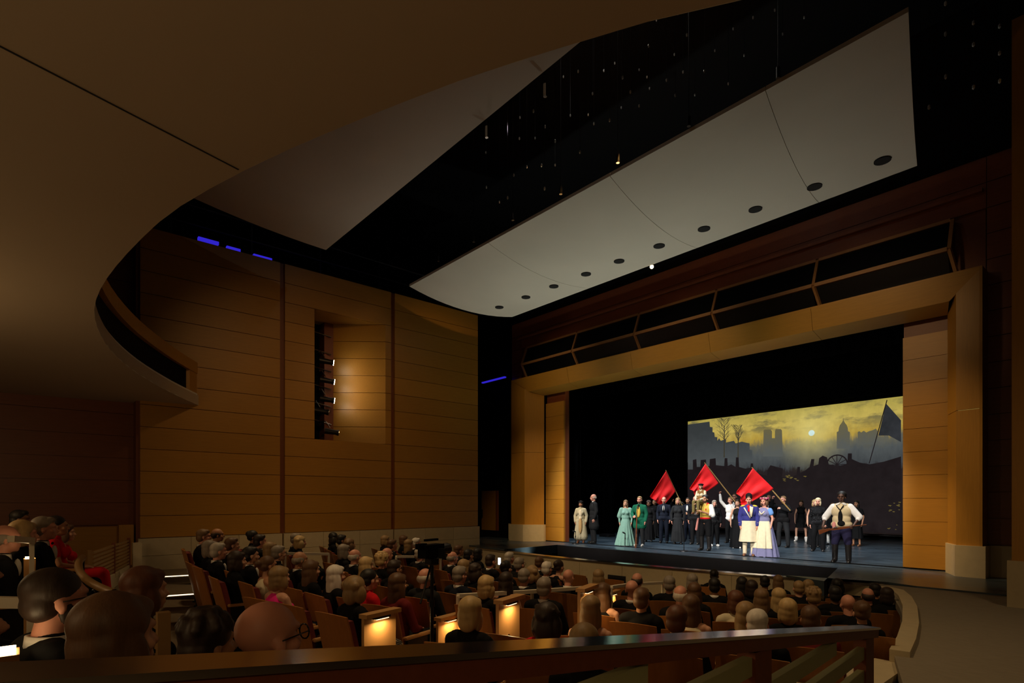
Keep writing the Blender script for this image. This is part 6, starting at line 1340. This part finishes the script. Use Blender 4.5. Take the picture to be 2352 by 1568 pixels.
# two pale rails in the left gallery
def grail(pts, label, lamp=None):
    P_ = [at(*q) for q in pts]; t = empty('gallery_rail', (P_[0].x, P_[0].y, .03)); setp(t, label, 'railing', 'gallery rails')
    for a, b in zip(P_[:-1], P_[1:]): child(bar('top_rail', a, b, .05, .05, 'rail_white'), t)
    q = P_[-1]; child(bar('post', (q.x, q.y, .03), q, .035, .035, 'rail_white'), t)
grail([(25, 1237, 4.6), (73, 1241, 4.9)], 'pale rail between the balding man and blonde woman in the gallery')
grail([(-30, 1382, 2.6), (72, 1384, 2.7)], 'pale rail behind the bearded man')
def glow_lamp(x, y, d, label, pw_=0.25):
    p = at(x, y, d); t = empty('aisle_light', p); setp(t, label, 'lamp')
    child(box('lamp_lens', (p.x - .06, p.y - .03, p.z), (p.x + .06, p.y + .03, p.z + .012), 'glow_warm'), t); child(box('lamp_base', (p.x - .07, p.y - .04, .03), (p.x + .07, p.y + .04, p.z), 'seat_wood_edge'), t)
    point('aisle_glow', p + Vector((0, 0, .12)), pw_, (1, .62, .25), .04)
glow_lamp(68, 1282, 5.0, 'small glowing lamp between the people in the left gallery')
glow_lamp(12, 1498, 2.1, 'small glowing lamp at the lower left corner', 0.07)
# ---- people of the left gallery and the nearest heads
NEAR = [
 (14, 1236, 'balding man at the far left of the gallery', 'm', 'balding', 'hair_grey', J, H_, 'skin_pink', 'c', 5.2, 0),
 (56, 1222, 'blonde woman in the left gallery', 'f', 'wavy', 'hair_blonde', 'top_long', H_, 'skin_pink', '', 6.0, 0),
 (104, 1213, 'grey haired man in dark suit and tie in the left gallery', 'm', 'short', 'hair_grey', J, H_, 'skin_pink', 'cb', 6.4, 0),
 (134, 1205, 'dark haired woman in a red dress in the left gallery', 'f', 'updo', 'hair_black', 'top_short', 'cloth_red', 'skin_tan', '', 7.6, 0),
 (152, 1220, 'brown haired woman rightmost in the left gallery', 'f', 'bob', 'hair_brown', 'top_bare', 'cloth_red', 'skin_light', '', 8.6, 0),
 (48, 1192, 'dark silhouetted man at the back of the left gallery', 'm', 'short', 'hair_black', J, H_, 'skin_brown', '', 8.2, 0),
 (-52, 1306, 'woman in patterned black dress low at the far left', 'f', 'bob', 'hair_dark', 'top_long', H_, 'skin_light', 'F', 3.6, 0),
 (133, 1376, 'bearded man in glasses and dark suit in the near foreground', 'm', 'crew', 'hair_dark', J, H_, 'skin_pink', 'cgB', 2.35, 0),
 (272, 1448, 'woman with a brown bob in the near foreground', 'f', 'bob', 'hair_brown', 'top_long', 'cloth_maroon', 'skin_light', '', 1.62, .92),
 (484, 1478, 'dark haired head left of the bald man in the foreground', 'm', 'curly_short', 'hair_dark', J, H_, 'skin_tan', '', 2.6, 0),
 (618, 1462, 'large bald man with glasses in the near foreground', 'm', None, 'hair_grey', J, H_, 'skin_pink', 'g', 1.9, 0),
 (336, 1348, 'reddish haired woman behind the brown bob', 'f', 'bob', 'hair_auburn', 'top_long', H_, 'skin_light', '', 3.3, 0),
 (-105, 1415, 'person in blue and purple at the left edge', 'f', 'bob', 'hair_dark', 'top_long', 'cloth_purple', 'skin_light', '', 1.7, 0),
]
NP_ = []
for a in NEAR:
    sc_ = a[11] or 1.0; p = at(a[0], a[1], a[10]); fz = p.z - 1.205 * sc_
    fv = Vector((3.0, 17.0, 0)) - p; fc = atan2(fv.x, -fv.y)
    b, loc, rz = sit(p.x, p.y, a, fz, fc, sc_, True, 'people in the gallery and foreground')
# ---- steel capped guard rail in the foreground (runs along +y, its cap falls towards the stage)
pr1_ = 1.0
def rl(d): return CAM + FW * d + RT * (-pr1_ + .9758 * d)
def rail_z(d): return CAM.z - pr1_ * .057 - .2024 * d
g = empty('foreground_guard_rail', (rl(2.8).x, rl(2.8).y, 0)); setp(g, 'sloping guard rail with polished steel cap and wooden slats in the foreground', 'railing')
da, db = 0.36, 2.9 * pr1_
pa, pb = rl(da), rl(db); pa.z = rail_z(da); pb.z = rail_z(db)
CW = .088
child(bar('steel_cap', pa, pb, CW, .010, 'rail_metal'), g)
ax_ = (pb - pa).normalized()
child(bar('cap_core', pa - UP * .026, pb - UP * .026 - ax_ * .01, CW - .014, .040, 'dark_wood'), g)
for d, wd_ in ((1.82, .06), (2.80, .055)):
    q = rl(d); child(bar('post', (q.x, q.y, .0), (q.x, q.y, rail_z(d) - .046), wd_, .11, 'dark_wood'), g)
zs = [CAM.z - (yy - HY) / F * 2.776 * pr1_ for yy in (1342, 1393, 1445, 1497, 1549, 1601, 1653, 1705, 1757)]
for z in zs:
    # level slat in the plane of the rail, ending where it meets the sloping cap
    hi = 2.76
    while hi > .3 and rail_z(hi) - .05 < z + .028: hi -= .01
    if hi < .5: continue
    a = rl(.45); b = rl(hi); child(bar('slat', (a.x, a.y, z), (b.x, b.y, z), .03, .058, 'slat_green_lit'), g)
